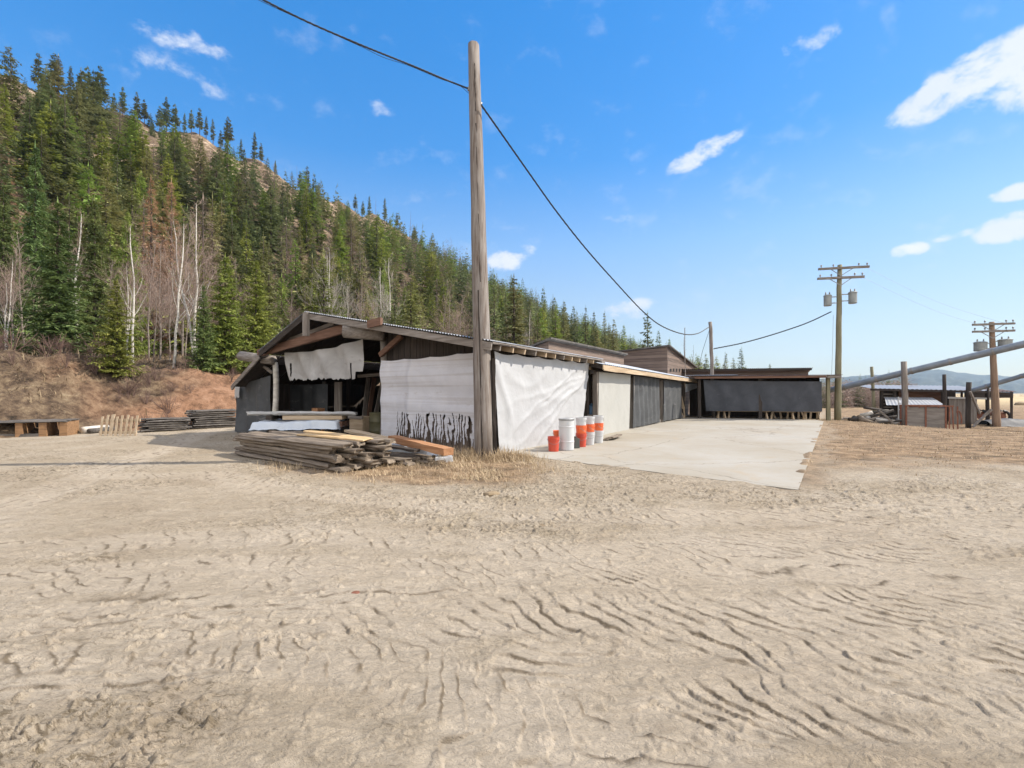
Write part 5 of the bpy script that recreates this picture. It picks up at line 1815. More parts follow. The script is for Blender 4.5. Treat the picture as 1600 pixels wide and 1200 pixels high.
UP = power_pole('greenish utility pole with two transformers at the end of the back shed', 1309, 656, 25.4, -.05, 414, 2.6, 'pole_green',
                [(420, 2.5, .12), (435, 2.3, -.02)], [(-.62, 469, .19, .62), (.62, 466, .20, .66)], r=(.17, .11), yaw=R(-12))
UP2 = power_pole('brown utility pole with grey transformers behind the galvanised pipe', 1557, 669, 27.0, -.6, 503, 2.0, 'pole_brown',
                 [(507, 2.0, 0), (518, 2.0, 0)], [(-.55, 541, .30, .56), (.62, 538, .31, .56)], r=(.20, .12), yaw=R(-16))
wire('service_cable', 'twisted black cable from the stub pole to the greenish utility pole', [P(1115, 545, stub_y), P(1160, 536, 27.0), P(1210, 522, 26.5), P(1260, 505, 26.0), P(1299, 487, 25.5)], .016, twist=True, sub=18)
for k, (a_, b_, lab) in enumerate([((1348, 415), (1570, 505), 'upper thin wire between the two utility poles with cross arms'), ((1345, 432), (1575, 519), 'lower thin wire between the two utility poles with cross arms')]):
    A3, B3 = P(*a_, 25.4), P(*b_, 27.0)
    m_ = (A3 + B3) / 2 - np.array([0, 0, .35])
    wire('power_line', lab, [A3, m_ * .5 + A3 * .5 - [0, 0, .05], m_, m_ * .5 + B3 * .5 - [0, 0, .05], B3], .005, mat='metal_dull')
wire('ground_wire', 'thin wire hanging beside the greenish utility pole', [P(1302, 492, 25.3), P(1301, 540, 25.3), P(1299, 592, 25.3)], .008, mat='metal_dull')

# ------------------------------------------------------------------ buckets and barrel on the concrete
def plastic(name, c, rough=.35):
    m, nt, b = new_mat(name)
    g = noise(nt, objvec(nt), 6, 5, .7)
    k = N(nt, 'ShaderNodeMapRange', interpolation_type='SMOOTHSTEP', ins={1: .55, 2: .75, 4: .45})
    nt.links.new(g, k.inputs[0])
    nt.links.new(mixc(nt, k.outputs[0], c, tuple(x * .55 + .06 for x in c)), b.inputs['Base Color'])
    b.inputs['Roughness'].default_value = rough
    return m


M['p_orange'] = plastic('orange_plastic', (.72, .13, .035))
M['p_red'] = plastic('red_plastic', (.52, .065, .035))
M['p_white'] = plastic('white_plastic', (.52, .53, .54))
M['p_black'] = plastic('dark_grey_plastic', (.06, .065, .06))


def bucket(px, py, mat, label, z=0.03, group=None, rz=0.0, flip=False, s=1.0):
    g = G(px, py, .045); g[2] = z
    t_ = thing('bucket', label, 'bucket', g, rz, group)
    F_ = XF[t_.name]
    H_, r0, r1 = .37 * s, .128 * s, .15 * s
    prof = [(r0 * .96, 0), (r0, .008), (r1 * .97, H_ * .78), (r1 * 1.05, H_ * .785), (r1 * 1.05, H_ * .80), (r1 * .985, H_ * .81), (r1 * .99, H_ * .88), (r1 * 1.05, H_ * .885), (r1 * 1.05, H_ * .90),
            (r1, H_ * .91), (r1, H_ * .985), (r1 * 1.04, H_ * .99), (r1 * 1.04, H_), (r1 * .96, H_), (r1 * .94, H_ * .96), (r0 * .95, .02), (.002, .018)]
    MB().lathe((0, 0, 0), prof, 28).build('bucket_body', M[mat], t_, F_, smooth=False)
    a = np.linspace(math.pi * 1.02, math.pi * 1.98, 15)
    hp = np.stack([np.cos(a) * r1 * 1.08, np.full(15, -r1 * .35), H_ * .86 + np.sin(a) * r1 * .85], -1); hp[:, 1] = -np.sqrt(np.maximum((r1 * 1.09) ** 2 - hp[:, 0] ** 2, 0))
    MB().tube(hp, .004, 5).build('handle', M['metal_dull'], t_, F_)
    return t_


bucket(865, 704, 'p_red', 'red bucket standing alone in front of the tall white barrel')
bucket(873, 699, 'p_orange', 'orange bucket squeezed between the red bucket and white barrel', z=.125)
g = G(873, 699, .045); g[2] = .03
t_ = thing('milk_crate', 'low pale box beneath the orange bucket beside the white barrel', 'box', g, .3)
MB().box(-.12, .12, -.12, .12, 0, .093, jit=.002).build('box_body', M['grey_paint'], t_, XF[t_.name])
g = G(885, 702, .045); g[2] = .03
t_ = thing('plastic_barrel', 'tall white plastic barrel in front of the big white tarp', 'barrel', g)
MB().lathe((0, 0, 0), [(.18, 0), (.195, .015), (.197, .2), (.203, .21), (.203, .23), (.197, .24), (.197, .58), (.203, .59), (.203, .61), (.197, .62), (.195, .78), (.18, .81), (.175, .82), (.175, .80), (.02, .79)], 32).build('barrel_body', M['p_white'], t_, XF[t_.name])
MB().lathe((0, 0, 0), [(.199, .765), (.206, .77), (.206, .80), (.199, .805)], 32).build('lid_ring', M['metal_dull'], t_, XF[t_.name])
g = G(899, 699, .045); g[2] = .03
t_ = thing('jerry_can', 'dark grey canister between the white barrel and a red bucket', 'canister', g, .4)
MB().box(-.07, .07, -.11, .11, 0, .26, jit=.004).build('can_body', M['p_black'], t_, XF[t_.name])
MB().lathe((0, .05, .255), [(.03, 0), (.03, .05)], 12).build('cap', M['p_black'], t_, XF[t_.name])
MB().tube([(0, -.08, .25), (0, -.07, .30), (0, .0, .30), (0, .01, .25)], .013, 6).build('handle', M['p_black'], t_, XF[t_.name])
for px, py, c, lab in [(908, 697, ('p_red', 'p_orange', 'p_white'), 'left'), (921, 694, ('p_white', 'p_orange', 'p_white'), 'middle'), (935, 691, ('p_white', 'p_orange', 'p_white'), 'right')]:
    for k, cc in enumerate(c):
        col = {'p_red': 'red', 'p_orange': 'orange', 'p_white': 'white'}[cc]
        where = ['lowest', 'second', 'top'][k]
        bucket(px, py, cc, '%s bucket, %s of the %s stack of nested buckets' % (col, where, lab), z=.03 + k * .225 + (.0 if k < 2 else -.01), group='nested stacked buckets', rz=k * 1.1, s=1.0 if k == 0 else .985)
g = SH.w([5.9, -.02, 0])
t_ = thing('blue_container', 'blue plastic container in the dark gap beside the cream tarp', 'container', (g[0], g[1], .75), SH.a)
M['p_blue'] = plastic('blue_plastic', (.06, .13, .22))
MB().lathe((0, 0, 0), [(.11, 0), (.12, .02), (.12, .28), (.05, .34), (.05, .38)], 16).build('container_body', M['p_blue'], t_, XF[t_.name])
t_ = thing('wall_shelf', 'rough shelf in the dark gap carrying the blue container', 'shelf', (g[0], g[1], 0), SH.a)
MB().box(-.25, .18, -.15, .6, .70, .75).build('board', M['grey_x'], t_, XF[t_.name])
for a in (-.2, .13):
    MB().box(a - .03, a + .03, -.1, .5, 0, .697).build('leg', M['dark_z'], t_, XF[t_.name])


# ------------------------------------------------------------------ timber
def board_mesh(name, L, w, th, mat, bark=True, seed=0):
    """rough slab-cut board with wandering edges, length along x, centred"""
    g = np.random.default_rng(seed)
    n = 14
    x = np.linspace(-L / 2, L / 2, n)
    wl = w / 2 * (1 + g.normal(0, .09, n)); wr = w / 2 * (1 + g.normal(0, .09, n))
    cy = np.cumsum(g.normal(0, .006, n)); zc = np.cumsum(g.normal(0, .003, n))
    tp = th * (1 + g.normal(0, .10, n))
    vs = []; fs = []
    for i in range(n):
        k = .72 if bark else .97
        e = .82 if i in (0, n - 1) and bark else 1
        sec = [(-wl[i] * k, -tp[i] / 2), (wr[i] * k, -tp[i] / 2), (wr[i] * e, -tp[i] * .1), (wr[i] * k * .9, tp[i] / 2), (-wl[i] * k * .9, tp[i] / 2), (-wl[i] * e, -tp[i] * .05)]
        for y_, z_ in sec:
            vs.append((x[i] + (g.normal(0, .03) if i in (0, n - 1) else 0), cy[i] + y_ + g.normal(0, .002), zc[i] + z_ + g.normal(0, .002)))
    for i in range(n - 1):
        for j in range(6):
            fs.append((i * 6 + j, i * 6 + (j + 1) % 6, (i + 1) * 6 + (j + 1) % 6, (i + 1) * 6 + j))
    fs += [(5, 4, 3, 2, 1, 0), tuple((n - 1) * 6 + j for j in range(6))]
    me = bpy.data.meshes.new(name)
    me.from_pydata(vs, [], [f[::-1] for f in fs])
    me.materials.append(mat)
    me.update()
    return me


M['slab_bark'] = mat_wood('bark_edged_slab_wood', (.075, .055, .04), (.22, .175, .13), (.40, .34, .27), axis=0, fine=11)
M['slab_dark'] = mat_wood('dark_weathered_slab_wood', (.03, .026, .023), (.10, .088, .078), (.22, .20, .18), axis=0, fine=11)
BOARDS = [board_mesh('slab_board', 4.2, .25, .062, M['slab_bark'], True, 60 + i) for i in range(6)]
BOARDSD = [board_mesh('slab_board', 4.0, .22, .07, M['slab_dark'], True, 80 + i) for i in range(5)]


def put_board(me, F_, x, y, z, rz, label, group, sc_=(1, 1, 1), name='slab_board'):
    o = bpy.data.objects.new(name, me); COL.objects.link(o)
    p = F_.w([x, y, z])
    o.location = p; o.rotation_euler = (rng.normal(0, .03), rng.normal(0, .008), F_.a + rz); o.scale = sc_
    return props(o, label, 'board', group)


# main stack: near end at the right, running back to the left
ea, eb = G(520, 738), G(367, 710)
dv = (eb - ea)[:2]; LS = np.linalg.norm(dv)
STK = Frame(ea[0], ea[1], math.atan2(dv[1], dv[0]))       # x to the far left end, -y to the back right
lab_main = 'bark-edged slab board of the long stack in front of the open shed'
for l in range(7):
    for k in range(5):
        y = -.12 - k * .265 + rng.normal(0, .015)
        L = rng.uniform(.90, 1.06)
        put_board(BOARDS[int(rng.integers(6))], STK, LS / 2 + rng.normal(0, .12) - .03 * k - (.10 if k else 0), y, .055 + l * .073 + rng.normal(0, .004), rng.normal(0, .014) + (.0 if k < 2 else rng.normal(0, .015)),
                  lab_main, 'slab boards of the front stack', (L, rng.uniform(.9, 1.2), rng.uniform(1.05, 1.3)))
# bearers
for x in (.5, 2.1, 3.7):
    F_ = Frame(*STK.w([x, -.65, 0])[:2], STK.a)
    props(MB().box(-.06, .06, -.75, .68, -.03, .022).build('bearer', M['slab_dark'], None, F_), 'timber bearer lying under the long stack of slab boards', 'bearer', 'bearers under the front stack')
# shorter loose slabs right of the stack
lab2 = 'short loose slab board on the low heap right of the long stack'
for l in range(2):
    for k in range(4):
        put_board(BOARDS[int(rng.integers(6))], STK, .30 + rng.normal(0, .12) + l * .1, -1.45 - k * .2 + rng.normal(0, .03), .045 + l * .062, rng.normal(-.08, .08), lab2, 'loose slab boards by the pole', (.48 + rng.uniform(-.06, .06), .95, .9))
# fresh yellow boards on top of the stack
M['fresh'] = mat_wood('fresh_sawn_wood', (.42, .28, .14), (.55, .39, .21), (.62, .47, .29), axis=0)
for k, (x, y, L, rz, lab) in enumerate([(1.0, -.62, 2.2, .05, 'yellow fresh-sawn board on top of the long stack, the nearer one'), (1.4, -.92, 2.6, -.04, 'yellow fresh-sawn board on top of the long stack, the farther one')]):
    me = board_mesh('sawn_board', L, .22, .035, M['fresh'], False, 99 + k)
    put_board(me, STK, x, y, .555, rz, lab, None, name='sawn_board')


def sheet_drape(name, label, F_, x0, x1, y0, y1, z, drop, mat, seed, amp=.03):
    nx, ny = 70, 40
    u = np.linspace(0, 1, nx)[None, :]; w = np.linspace(0, 1, ny)[:, None]
    X = x0 + (x1 - x0) * u + 0 * w; Y = y0 + (y1 - y0) * w + 0 * u
    ed = np.maximum(np.abs(u - .5), np.abs(w - .5) + 0 * u) * 2
    Z = z + amp * (fbm(X * 2.2, Y * 2.2, seed, 4) - .5) * 2.4 - drop * sstep(.80, 1.0, ed + .12 * (fbm(X * 3, Y * 3, seed + 1, 2) - .5))
    X = X - (X - (x0 + x1) / 2) * .10 * sstep(.82, 1, ed)
    Y = Y + .05 * (fbm(X * 2, Y * 0, seed + 4, 3) - .5)
    return props(MB().grid(np.stack([X, Y, Z], -1)).build(name, mat, None, F_, smooth=True), label, 'sheet')


# pile of covered timber behind the long stack
q = G(485, 697)
PL = Frame(q[0] - .38, q[1] + .28, math.atan2(.10, 1.0))
for k, (y, lab) in enumerate([(.12, 'thick brown squared timber under the lower white sheet, the nearer one'), (.55, 'thick brown squared timber under the lower white sheet, the farther one')]):
    props(MB().beam((-1.0, y, .585), (1.15, y, .585), .3, .14, seg=6, jit=.012).build('squared_timber', M['red_x'], None, PL), lab, 'timber')
for k, x in enumerate((-.8, .2, 1.0)):
    props(MB().box(x - .12, x + .12, -.1, .75, 0, .51, jit=.008).build('support_block', M['dark_y'], None, PL), 'dark block holding up the covered timber behind the long stack', 'block', 'blocks under the covered timber')
sheet_drape('cover_sheet', 'lower white plastic sheet draped over timber on the board pile', PL, -1.45, 1.25, -.34, .85, .69, .22, M['sheet_blue'], 5, .05)
props(MB().box(-.55, 1.12, .05, .55, .725, .84, jit=.006).build('squared_timber', M['pale_x'], None, PL), 'brown plank block between the two pale sheets on the board pile', 'timber')
props(MB().box(-1.0, -.85, .05, .55, .725, .86, jit=.006).build('squared_timber', M['dark_x'], None, PL), 'small dark block at the left under the topmost grey slab', 'timber')
for k, (x, y, L, z, rz, lab) in enumerate([(.35, .22, 2.3, .90, .015, 'pale grey weathered slab topmost on the pile, the right one'), (-.75, .38, 1.7, .90, -.03, 'pale grey weathered slab topmost on the pile, the left one'),
                                           (.1, .48, 2.2, .90, .01, 'pale grey weathered slab topmost on the pile, the rear one')]):
    M.setdefault('silver', mat_wood('silver_grey_wood', (.26, .25, .23), (.44, .43, .41), (.58, .58, .57), axis=0))
    me = board_mesh('weathered_slab', L, .34, .10, M['silver'], True, 140 + k)
    put_board(me, PL, x, y, z, rz, lab, None, name='weathered_slab')

# boards running to the right beside the pole
def long_timber(name, label, a, b, w, h, mat, cat='timber'):
    a, b = np.array(a), np.array(b)
    c = (a + b) / 2; d = b - a
    F_ = Frame(c[0], c[1], math.atan2(d[1], d[0]))
    L = np.linalg.norm(d[:2]) / 2
    return props(MB().beam((-L, 0, a[2]), (L, 0, b[2]), w, h, seg=6, jit=.004).build(name, M[mat], None, F_), label, cat)


long_timber('squared_timber', 'long orange-brown squared timber beside the foot of the tall pole', P(614, 685, 10.6), P(701, 706, 9.3), .26, .14, 'orange')
long_timber('sawn_plank', 'long pale plank slanting from the crate towards the orange timber', P(545, 673, 11.3), P(612, 687, 10.5), .28, .06, 'pale_x', 'plank')
long_timber('sawn_plank', 'dark plank lying under the orange timber', P(596, 696, 10.1), P(652, 704, 9.6), .2, .05, 'dark_x', 'plank')
q = G(650, 716)
F_ = Frame(q[0] - .05, q[1] + .35, math.atan2(-.62, 1))
sheet_drape('ground_sheet', 'bluish white plastic sheet bunched under the orange timber', F_, -1.0, .8, -.42, .26, .27, .20, M['sheet_blue'], 15, .06)
sheet_drape('ground_sheet', 'small crumpled white plastic beside the foot of the tall pole', Frame(*G(693, 722)[:2], .2), -.22, .22, -.15, .15, .10, .10, M['tarp_white'], 18, .07)
for k, (x, y, lab) in enumerate([(-.5, .05, 'left rough block holding up the orange timber'), (.45, .0, 'right rough block holding up the orange timber')]):
    props(MB().box(x - .1, x + .1, y - .2, y + .2, -.02, .165, jit=.008).build('support_block', M['dark_y'], None, F_), lab, 'block')
# small boards lying on the concrete by the cream tarp
q = G(955, 686, .045)
for k in range(3):
    me = board_mesh('flat_board', 1.1, .2, .03, M['slab_bark'], False, 180 + k)
    o = put_board(me, Frame(q[0], q[1] + .1, SH.a), k * .1, .0 - k * .05, .065 + k * .032, rng.normal(0, .1), ['lowest of three boards lying on the concrete under the cream tarp', 'middle of three boards lying on the concrete under the cream tarp',
                                          'uppermost of three boards lying on the concrete under the cream tarp'][k], None, name='flat_board')
# round stone scrap in the yard
for px, py, s, lab in [(768, 773, .09, 'small dark clod lying alone on the mud right of the log stack'), (556, 926, .03, 'tiny reddish stone on the bare mud in the middle foreground'), (850, 822, .05, 'brown clump of turf on the mud below the concrete edge')]:
    q = G(px, py)
    mb = MB().lathe((0, 0, -.02), [(s, 0), (s * 1.15, s * .25), (s * .9, s * .5), (s * .4, s * .68), (.01, s * .7)], 9)
    mb.v = [mb.v[0] * (1 + rng.normal(0, .09, mb.v[0].shape)) * np.array([1.3, .9, 1])]
    props(mb.build('clod', M['rust' if s < .04 else 'litter'], None, Frame(q[0], q[1], .3, .01)), lab, 'clod')

# background stacks at the foot of the bank
def stack(pxa, pya, pxb, pyb, h, rows, depth, label, group, seed, meshes=BOARDSD, bearer=True):
    a, b = G(pxa, pya), G(pxb, pyb)
    dv = (b - a)[:2]; L = np.linalg.norm(dv)
    F_ = Frame(a[0], a[1], math.atan2(dv[1], dv[0]))
    nl = max(2, int(h / .085))
    for l in range(nl):
        for k in range(rows):
            put_board(meshes[int(rng.integers(len(meshes)))], F_, L / 2 + rng.normal(0, .06), .12 + k * .24 + rng.normal(0, .02), .06 + l * .085, rng.normal(0, .012), label, group, (L / 4.0 * rng.uniform(.92, 1.04), 1, rng.uniform(.9, 1.15)))


stack(227, 676, 298, 672, .55, 3, .8, 'dark slab board of the low stack behind the pallet, in front of the clay bank', 'boards of the low dark stack', 1)
stack(301, 671, 372, 667, .82, 3, .8, 'dark slab board of the taller stack touching the open shed corner', 'boards of the taller dark stack', 2)
# low plank bench on orange beams
a, b = G(-30, 685), G(104, 681)
dv = (b - a)[:2]; L = np.linalg.norm(dv)
BF = Frame(a[0], a[1], math.atan2(dv[1], dv[0]))
for k in range(4):
    me = board_mesh('flat_board', L, .26, .05, M['slab_dark'], True, 210 + k)
    put_board(me, BF, L / 2 + rng.normal(0, .05), .12 + k * .27, .52 + rng.normal(0, .01), rng.normal(0, .01), 'long dark plank lying on orange-brown timber blocks at the left', 'planks of the bench', name='flat_board')
for k, x in enumerate((L * .02, L * .42, L * .70, L * .95)):
    props(MB().box(x - .1, x + .1, .05, 1.0, -.03, .485, jit=.006).build('support_block', M['bench'], None, BF), ['orange-brown block under the plank bench, at the left edge', 'orange-brown block under the plank bench, second from left',
          'orange-brown block under the plank bench, third from left', 'orange-brown block under the right end of the plank bench'][k], 'block')
props(MB().beam((.1, .15, .06), (L * .66, .12, .05), .16, .1, seg=4, jit=.01).build('squared_timber', M['slab_dark'], None, BF), 'dark timber lying on the ground beneath the plank bench', 'timber')
# leaning pallet
q = G(181, 681)
PF = Frame(q[0], q[1], math.atan2(-.06, 1))
pal = thing('leaning_pallet', 'pale wooden pallet with upright slats leaning between plank bench and dark stacks', 'pallet', PF.o, PF.a)
wp = 1.38
for z in (.10, .52):
    MB().beam((-wp / 2, .05 + z * .35, z), (wp / 2, .05 + z * .35, z + .02), .04, .10).build('rail', M['pale_x'], pal, PF)
for k in range(8):
    x = -wp / 2 + .05 + k * (wp - .1) / 7
    w = .13 if k == 2 else .075
    zt = [.66, .72, .74, .66, .70, .72, .66, .70][k]
    MB().beam((x + .06, .005, -.02), (x - .05 + rng.normal(0, .01), zt * .35 - .02, zt), .02, w, up=(1, 0, 0)).build('slat', M['pale_z'], pal, PF)
for px, r_, lab in [(137, .13, 'pale cut log end between the plank bench and the leaning pallet'), (147, .10, 'smaller dark log end right beside the leaning pallet')]:
    q = G(px, 677)
    mb = MB().tube([(0, -.2, r_), (.02, .3, r_), (.0, .9, r_ * 1.05)], [r_, r_ * 1.03, r_ * .95], 12, rough=.05)
    props(mb.build('cut_log', M['birch' if lab[0] == 'p' else 'slab_dark'], None, Frame(q[0], q[1], .1), smooth=True), lab, 'log')

# ------------------------------------------------------------------ right side of the yard
def yz(x, y):
    return float(yard_drop(np.array(x), np.array(y)))


def pt(px, py, Y):
    return P(px, py, Y)


def upright(px, ytop, Y, r, mat, label, name='wooden_post', px_top=None):
    x = (px - CX) / FPX * Y; zb = yz(x, Y)
    top = P(px_top or px, ytop, Y)
    k = np.linspace(0, 1, 5)
    a = np.array([x, Y, zb - .1])
    pts = a + (top - a) * k[:, None] + rng.normal(0, .008, (5, 3))
    return props(MB().tube(pts, [r, r, r * .97, r * .95, r * .93], 10, rough=.05).build(name, M[mat], None, smooth=True), label, 'post')


def pipe(name, label, a, b, r, bands=5):
    a, b = np.array(a, float), np.array(b, float)
    t_ = thing(name, label, 'pipe', (a + b) / 2)
    k = np.linspace(0, 1, 24)
    MB().tube(a + (b - a) * k[:, None], r, 18).build('pipe_body', M['steel_blue'], t_, smooth=True)
    for j in range(bands):
        c = a + (b - a) * (j + .5) / bands; d = (b - a) / np.linalg.norm(b - a)
        MB().tube([c - d * .05, c + d * .05], r * 1.09, 18).build('flange', M['metal_dull'], t_)
    return t_


pipe('galvanised_pipe', 'long thick grey-blue pipe slanting up to the right across the yard', pt(1296, 610, 28.2), P(1960, 452, 17.6), .175, 9)
pipe('galvanised_pipe', 'thinner grey pipe slanting up to the right behind the brown utility pole', pt(1516, 611, 28.0), P(1760, 540, 23.0), .13, 4)
upright(1415, 565, 24.6, .135, 'grey_z', 'thick grey post holding up the long pipe at the rusty bin', px_top=1412)
upright(1476, 585, 27.6, .10, 'dark_z', 'dark post behind the rusty bin, right of the thick grey post')
upright(1513, 597, 25.9, .125, 'dark_z', 'stout dark post with slanting braces right of the rusty bin')
upright(1544, 603, 28.0, .06, 'dark_z', 'thin dark post just left of the brown utility pole')
upright(1367, 573, 31.0, .10, 'pole_green', 'thin pale post in front of the brown thicket', px_top=1362)
for a_, b_, lab in [((1516, 612), (1531, 646), 'upper slanting brace from the stout dark post'), ((1520, 667), (1549, 640), 'grey brace rising from the ground beside the stout dark post'),
                    ((1548, 640), (1536, 650), 'short grey brace end propping the stout dark post')]:
    A3, B3 = P(*a_, 25.6), P(*b_, 25.8)
    props(MB().beam(A3, B3, .09, .09, seg=2).build('brace', M['grey_z'], None), lab, 'brace')

# rusty framed bin
xb0 = pt(1416, 670, 24.4); xb1 = pt(1494, 676, 23.4)
BF2 = Frame(xb0[0], xb0[1], math.atan2(xb1[1] - xb0[1], xb1[0] - xb0[0]))
bw = np.linalg.norm((xb1 - xb0)[:2]); zb = -.47
bn = thing('steel_bin', 'rusty steel framed bin with weathered grey side panels on the dry grass', 'bin', (BF2.o[0], BF2.o[1], zb), BF2.a)
hb = 1.28; db = 1.3
W1 = bw * .80
for (x0, x1, y0, y1) in ((.03, W1 / 2 - .03, -.0, .03), (W1 / 2 + .03, W1 - .03, -.0, .03), (.03, W1 - .03, db - .03, db)):
    MB().box(x0, x1, y0, y1, zb + .12, zb + hb - .1).build('side_panel', M['bin_panel'], bn, BF2)
for x in (.0, W1 / 2, W1):
    MB().box(x - .035, x + .035, -.03, .04, zb, zb + hb - .03).build('upright', M['rust'], bn, BF2)
    MB().box(x - .035, x + .035, db - .04, db + .03, zb, zb + hb - .03).build('upright', M['rust'], bn, BF2)
MB().box(-.06, W1 + .3, -.05, .05, zb + hb - .03, zb + hb + .04).build('top_rail', M['rust'], bn, BF2)
MB().box(-.06, W1 + .3, db - .05, db + .05, zb + hb - .03, zb + hb + .04).build('top_rail', M['rust'], bn, BF2)
MB().box(-.04, W1 + .3, -.03, .04, zb + .02, zb + .10).build('bottom_rail', M['rust'], bn, BF2)
MB().box(W1 + .03, W1 + .06, .05, db - .05, zb + .1, zb + hb - .06).build('end_panel', M['bin_panel'], bn, BF2)
for k in range(3):
    x = W1 + .12 + k * .16
    MB().beam((x, -.06, zb + .02), (x + rng.normal(0, .03), -.02, zb + hb), .05, .05, up=(0, 1, 0)).build('end_bar', M['rust'], bn, BF2)
a = np.linspace(-.3, math.pi / 2 + .6, 10)
MB().tube(np.stack([W1 + .45 + .12 * np.cos(a), np.full(10, -.1), zb + .55 + .5 * np.sin(a)], -1), .035, 6).build('bent_bar', M['rust'], bn, BF2)
q = BF2.w([W1 * .62, .25, 0])
ch = thing('plastic_chair', 'white chair back sticking up behind the rusty bin', 'chair', (q[0], q[1] + 1.6, zb), BF2.a)
F_ = XF[ch.name]
for sx in (-1, 1):
    MB().beam((sx * .2, 0, zb * 0), (sx * .2, .05, 1.75), .05, .05, up=(0, 1, 0)).build('back_post', M['p_white'], ch, Frame(F_.o[0], F_.o[1], F_.a, zb))
for z in (1.0, 1.35, 1.6):
    MB().box(-.17, .17, -.0, .04, z, z + .07).build('back_slat', M['p_white'], ch, Frame(F_.o[0], F_.o[1], F_.a, zb))

# equipment shed with grey metal roof
ea_, eb_ = pt(1374, 604, 31.0), pt(1546, 616, 29.0)
EF = Frame(ea_[0], ea_[1], math.atan2(eb_[1] - ea_[1], eb_[0] - ea_[0]))
ew = np.linalg.norm((eb_ - ea_)[:2]); ez = ea_[2] - .02; zg = -.6
es = thing('equipment_shed', 'low shed with grey metal roof and brown wall behind the rusty bin', 'shed', (EF.o[0], EF.o[1], zg), EF.a)
mb = MB()
corrugated(mb, (ew, -.3, ez - .28), (-.6, -.3, ez - .1), (-.3, 4.2, ez + .22), (ew + .3, 4.2, ez + .10), .25, .015)
mb.build('roof', M['tin_bright'], es, EF)
MB().beam((-.6, -.28, ez - .19), (ew, -.28, ez - .37), .04, .12).build('fascia', M['dark_x'], es, EF)
MB().box(1.3, ew * .62, .6, .65, zg, ez - .30).build('wall', M['red_x'], es, EF)
MB().box(1.3, ew, 3.8, 3.85, zg, ez - .05).build('back_wall', M['dark_z'], es, EF)
for x in (.15, .85, ew * .62, ew * .8, ew - .1):
    MB().beam((x, 0, zg), (x, 0, ez - .26), .14, .14, seg=2, jit=.008).build('post', M['dark_z'], es, EF)
for k in range(5):
    MB().box(.25, .8, .1, .14, zg + 1.1 + k * .22, zg + 1.18 + k * .22).build('lattice_bar', M['grey_x'], es, EF)
l0 = EF.on_y(1412, 633, -1.9); l1 = EF.on_y(1478, 634, -1.9)
mb = MB()
corrugated(mb, (l1[0], -1.9, l1[2]), (l0[0] - .9, -1.9, l0[2]), (l0[0] - .35, -.02, l0[2] + .50), (l1[0] + .1, -.02, l1[2] + .50), .2, .008)
mb.build('lean_to_roof', M['tin_bright'], es, EF)
MB().box(ew * .62, ew * .86, -.4, -.36, zg, ez - .75).build('grey_panel', M['grey_z'], es, EF)
MB().beam((ew * .60, -.5, ez - .72), (ew * .98, -.5, ez - .78), .06, .12).build('panel_cap', M['silver'], es, EF)
# small rusty roofed shelter on the right
ra, rb_ = pt(1520, 612, 32.0), pt(1582, 613, 31.0)
RF = Frame(ra[0], ra[1], math.atan2(rb_[1] - ra[1], rb_[0] - ra[0]))
rw = np.linalg.norm((rb_ - ra)[:2]); rz_ = ra[2]
rs = thing('open_shelter', 'small open shelter with rusty roof on thin posts at the field edge', 'shelter', (RF.o[0], RF.o[1], zg), RF.a)
mb = MB()
corrugated(mb, (rw + .1, -.2, rz_), (-.4, -.2, rz_), (-.4, 3.0, rz_ + .2), (rw + .1, 3.0, rz_ + .2), .2, .03)
mb.build('roof', M['tin_rust'], rs, RF)
MB().box(-.3, rw, -.12, -.08, rz_ - .42, rz_ - .05).build('front_board', M['dark_x'], rs, RF)
for x, y in ((0.1, 0), (rw * .55, 0), (rw - .05, 0), (rw - .05, 2.7), (.1, 2.7)):
    MB().beam((x, y, zg), (x, y, rz_ - .03), .11, .11, jit=.008).build('post', M['dark_z'], rs, RF)
# machine under the shelter
q = RF.w([rw * .55, 1.0, 0])
mc = thing('machine', 'dark wheeled implement parked under the small rusty shelter', 'machine', (q[0], q[1], zg), RF.a)
F_ = Frame(q[0], q[1], RF.a, zg)
MB().box(-.8, .8, -.25, .3, .5, .75, jit=.01).build('body', M['rust'], mc, F_)
MB().beam((-.8, 0, .62), (-1.7, .1, .35), .12, .12).build('tow_bar', M['dark_x'], mc, F_)
for x in (-.5, .55):
    a = np.linspace(0, 2 * math.pi, 20)
    w_ = MB().tube(np.stack([x + .42 * np.cos(a), np.full(20, -.33), .45 + .42 * np.sin(a)], -1), .09, 8, caps=False).build('wheel', M['black_cable'], mc, F_, smooth=True)
    MB().tube([(x, -.38, .45), (x, -.28, .45)], .22, 14).build('hub', M['rust'], w_, F_)
# tarped heap at the far right edge
q = pt(1575, 655, 27.5)
mb = MB().grid(np.stack(np.broadcast_arrays(np.linspace(-1.3, 2.2, 40)[None, :], np.linspace(-.7, .7, 20)[:, None],
                                          .10 + .45 * np.clip(1 - (np.linspace(-1.3, 2.2, 40)[None, :] / 2.4) ** 2, 0, 1) * np.clip(1 - (np.linspace(-.75, .75, 20)[:, None] / .72) ** 2, 0, 1) +
                                          .06 * (fbm(np.linspace(0, 9, 40)[None, :] + 0 * np.linspace(0, 4, 20)[:, None], np.linspace(0, 4, 20)[:, None] + 0 * np.linspace(0, 9, 40)[None, :], 3, 3))), -1))
props(mb.build('tarped_heap', M['tarp_slate'], None, Frame(q[0], q[1], -.15, -.62), smooth=True), 'low dark tarp covered heap at the right edge behind the brown pole', 'heap')

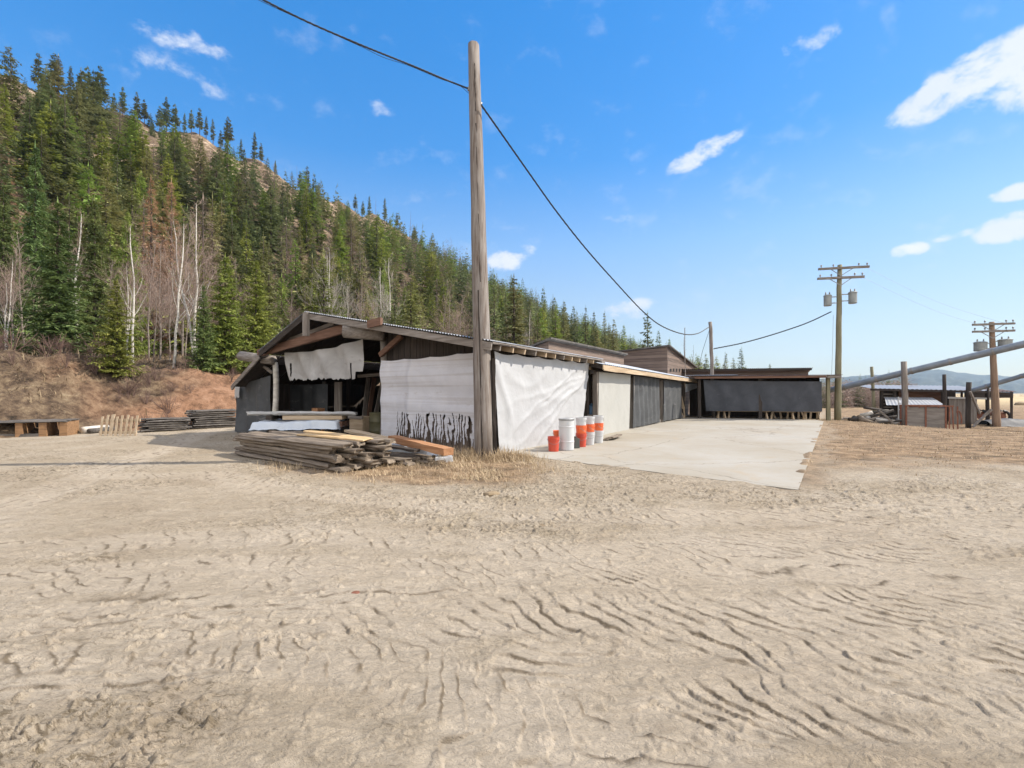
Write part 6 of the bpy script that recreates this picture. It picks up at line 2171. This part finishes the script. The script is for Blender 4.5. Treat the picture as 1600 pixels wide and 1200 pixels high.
# heap of old logs and scrap wood
for k in range(26):
    px = rng.uniform(1340, 1398); Y = rng.uniform(25.2, 27.4)
    x = (px - CX) / FPX * Y
    hgt = .9 * math.exp(-((px - 1368) / 22) ** 2)
    L = rng.uniform(.5, 1.6); a = rng.uniform(-.9, .9)
    z = yz(x, Y) + rng.uniform(.05, .1 + hgt)
    rr = rng.uniform(.06, .13)
    d = np.array([math.cos(a), math.sin(a), rng.normal(0, .25)]) * L / 2
    mb = MB().tube([-d, d * .1 + rng.normal(0, .03, 3), d], [rr, rr * .95, rr * .85], 9, rough=.08)
    o = mb.build('scrap_log', M[['slab_dark', 'slab_bark', 'birch', 'dark_x'][k % 4]], None, Frame(x, Y, 0, z), smooth=True)
    props(o, 'old log or branch in the scrap heap left of the rusty bin', 'log', 'logs of the scrap heap')
long_timber('squared_timber', 'long grey board sloping down the right side of the scrap log heap', P(1374, 641, 25.0), P(1402, 667, 24.6), .2, .09, 'grey_x')
for k in range(9):      # pale firewood scattered behind the heap
    px = 1318 + k * 12 + rng.uniform(-3, 3); Y = rng.uniform(29, 33)
    x = (px - CX) / FPX * Y
    mb = MB().tube([(-.25, 0, .1), (.25, .1, .12)], [.12, .11], 8, rough=.1)
    props(mb.build('cut_log', M['birch' if k % 2 else 'pale_x'], None, Frame(x, Y, rng.uniform(0, 3), yz(x, Y)), smooth=True), 'pale chunk of firewood in the row behind the scrap heap', 'log', 'pale firewood row')
# round bales or rocks far out in the field
for px, Y, s, lab in [(1595, 75, .7, 'small dark clump out in the pale field at the right edge')]:
    x = (px - CX) / FPX * Y
    mb = MB().lathe((0, 0, 0), [(s, 0), (s * 1.1, s * .3), (s * .9, s * .7), (s * .3, s * .95), (.01, s)], 12)
    props(mb.build('field_clump', M['litter'], None, Frame(x, Y, 0, yz(x, Y) - .1)), lab, 'bush')

# ------------------------------------------------------------------ air
hz = MB().box(-3600, 3600, -400, 4600, -12, 420)
M['haze'], nt_, b_ = new_mat('haze_air')
nt_.nodes.remove(b_)
pv = N(nt_, 'ShaderNodeVolumePrincipled')
pv.inputs['Color'].default_value = (.55, .76, 1.0, 1)
pv.inputs['Density'].default_value = 0.0001
pv.inputs['Anisotropy'].default_value = 0.2
nt_.links.new(pv.outputs[0], nt_.nodes['Material Output'].inputs['Volume'])
props(hz.build('haze', M['haze'], None), 'thin blue air between the yard and the far hills', 'haze', kind='stuff')
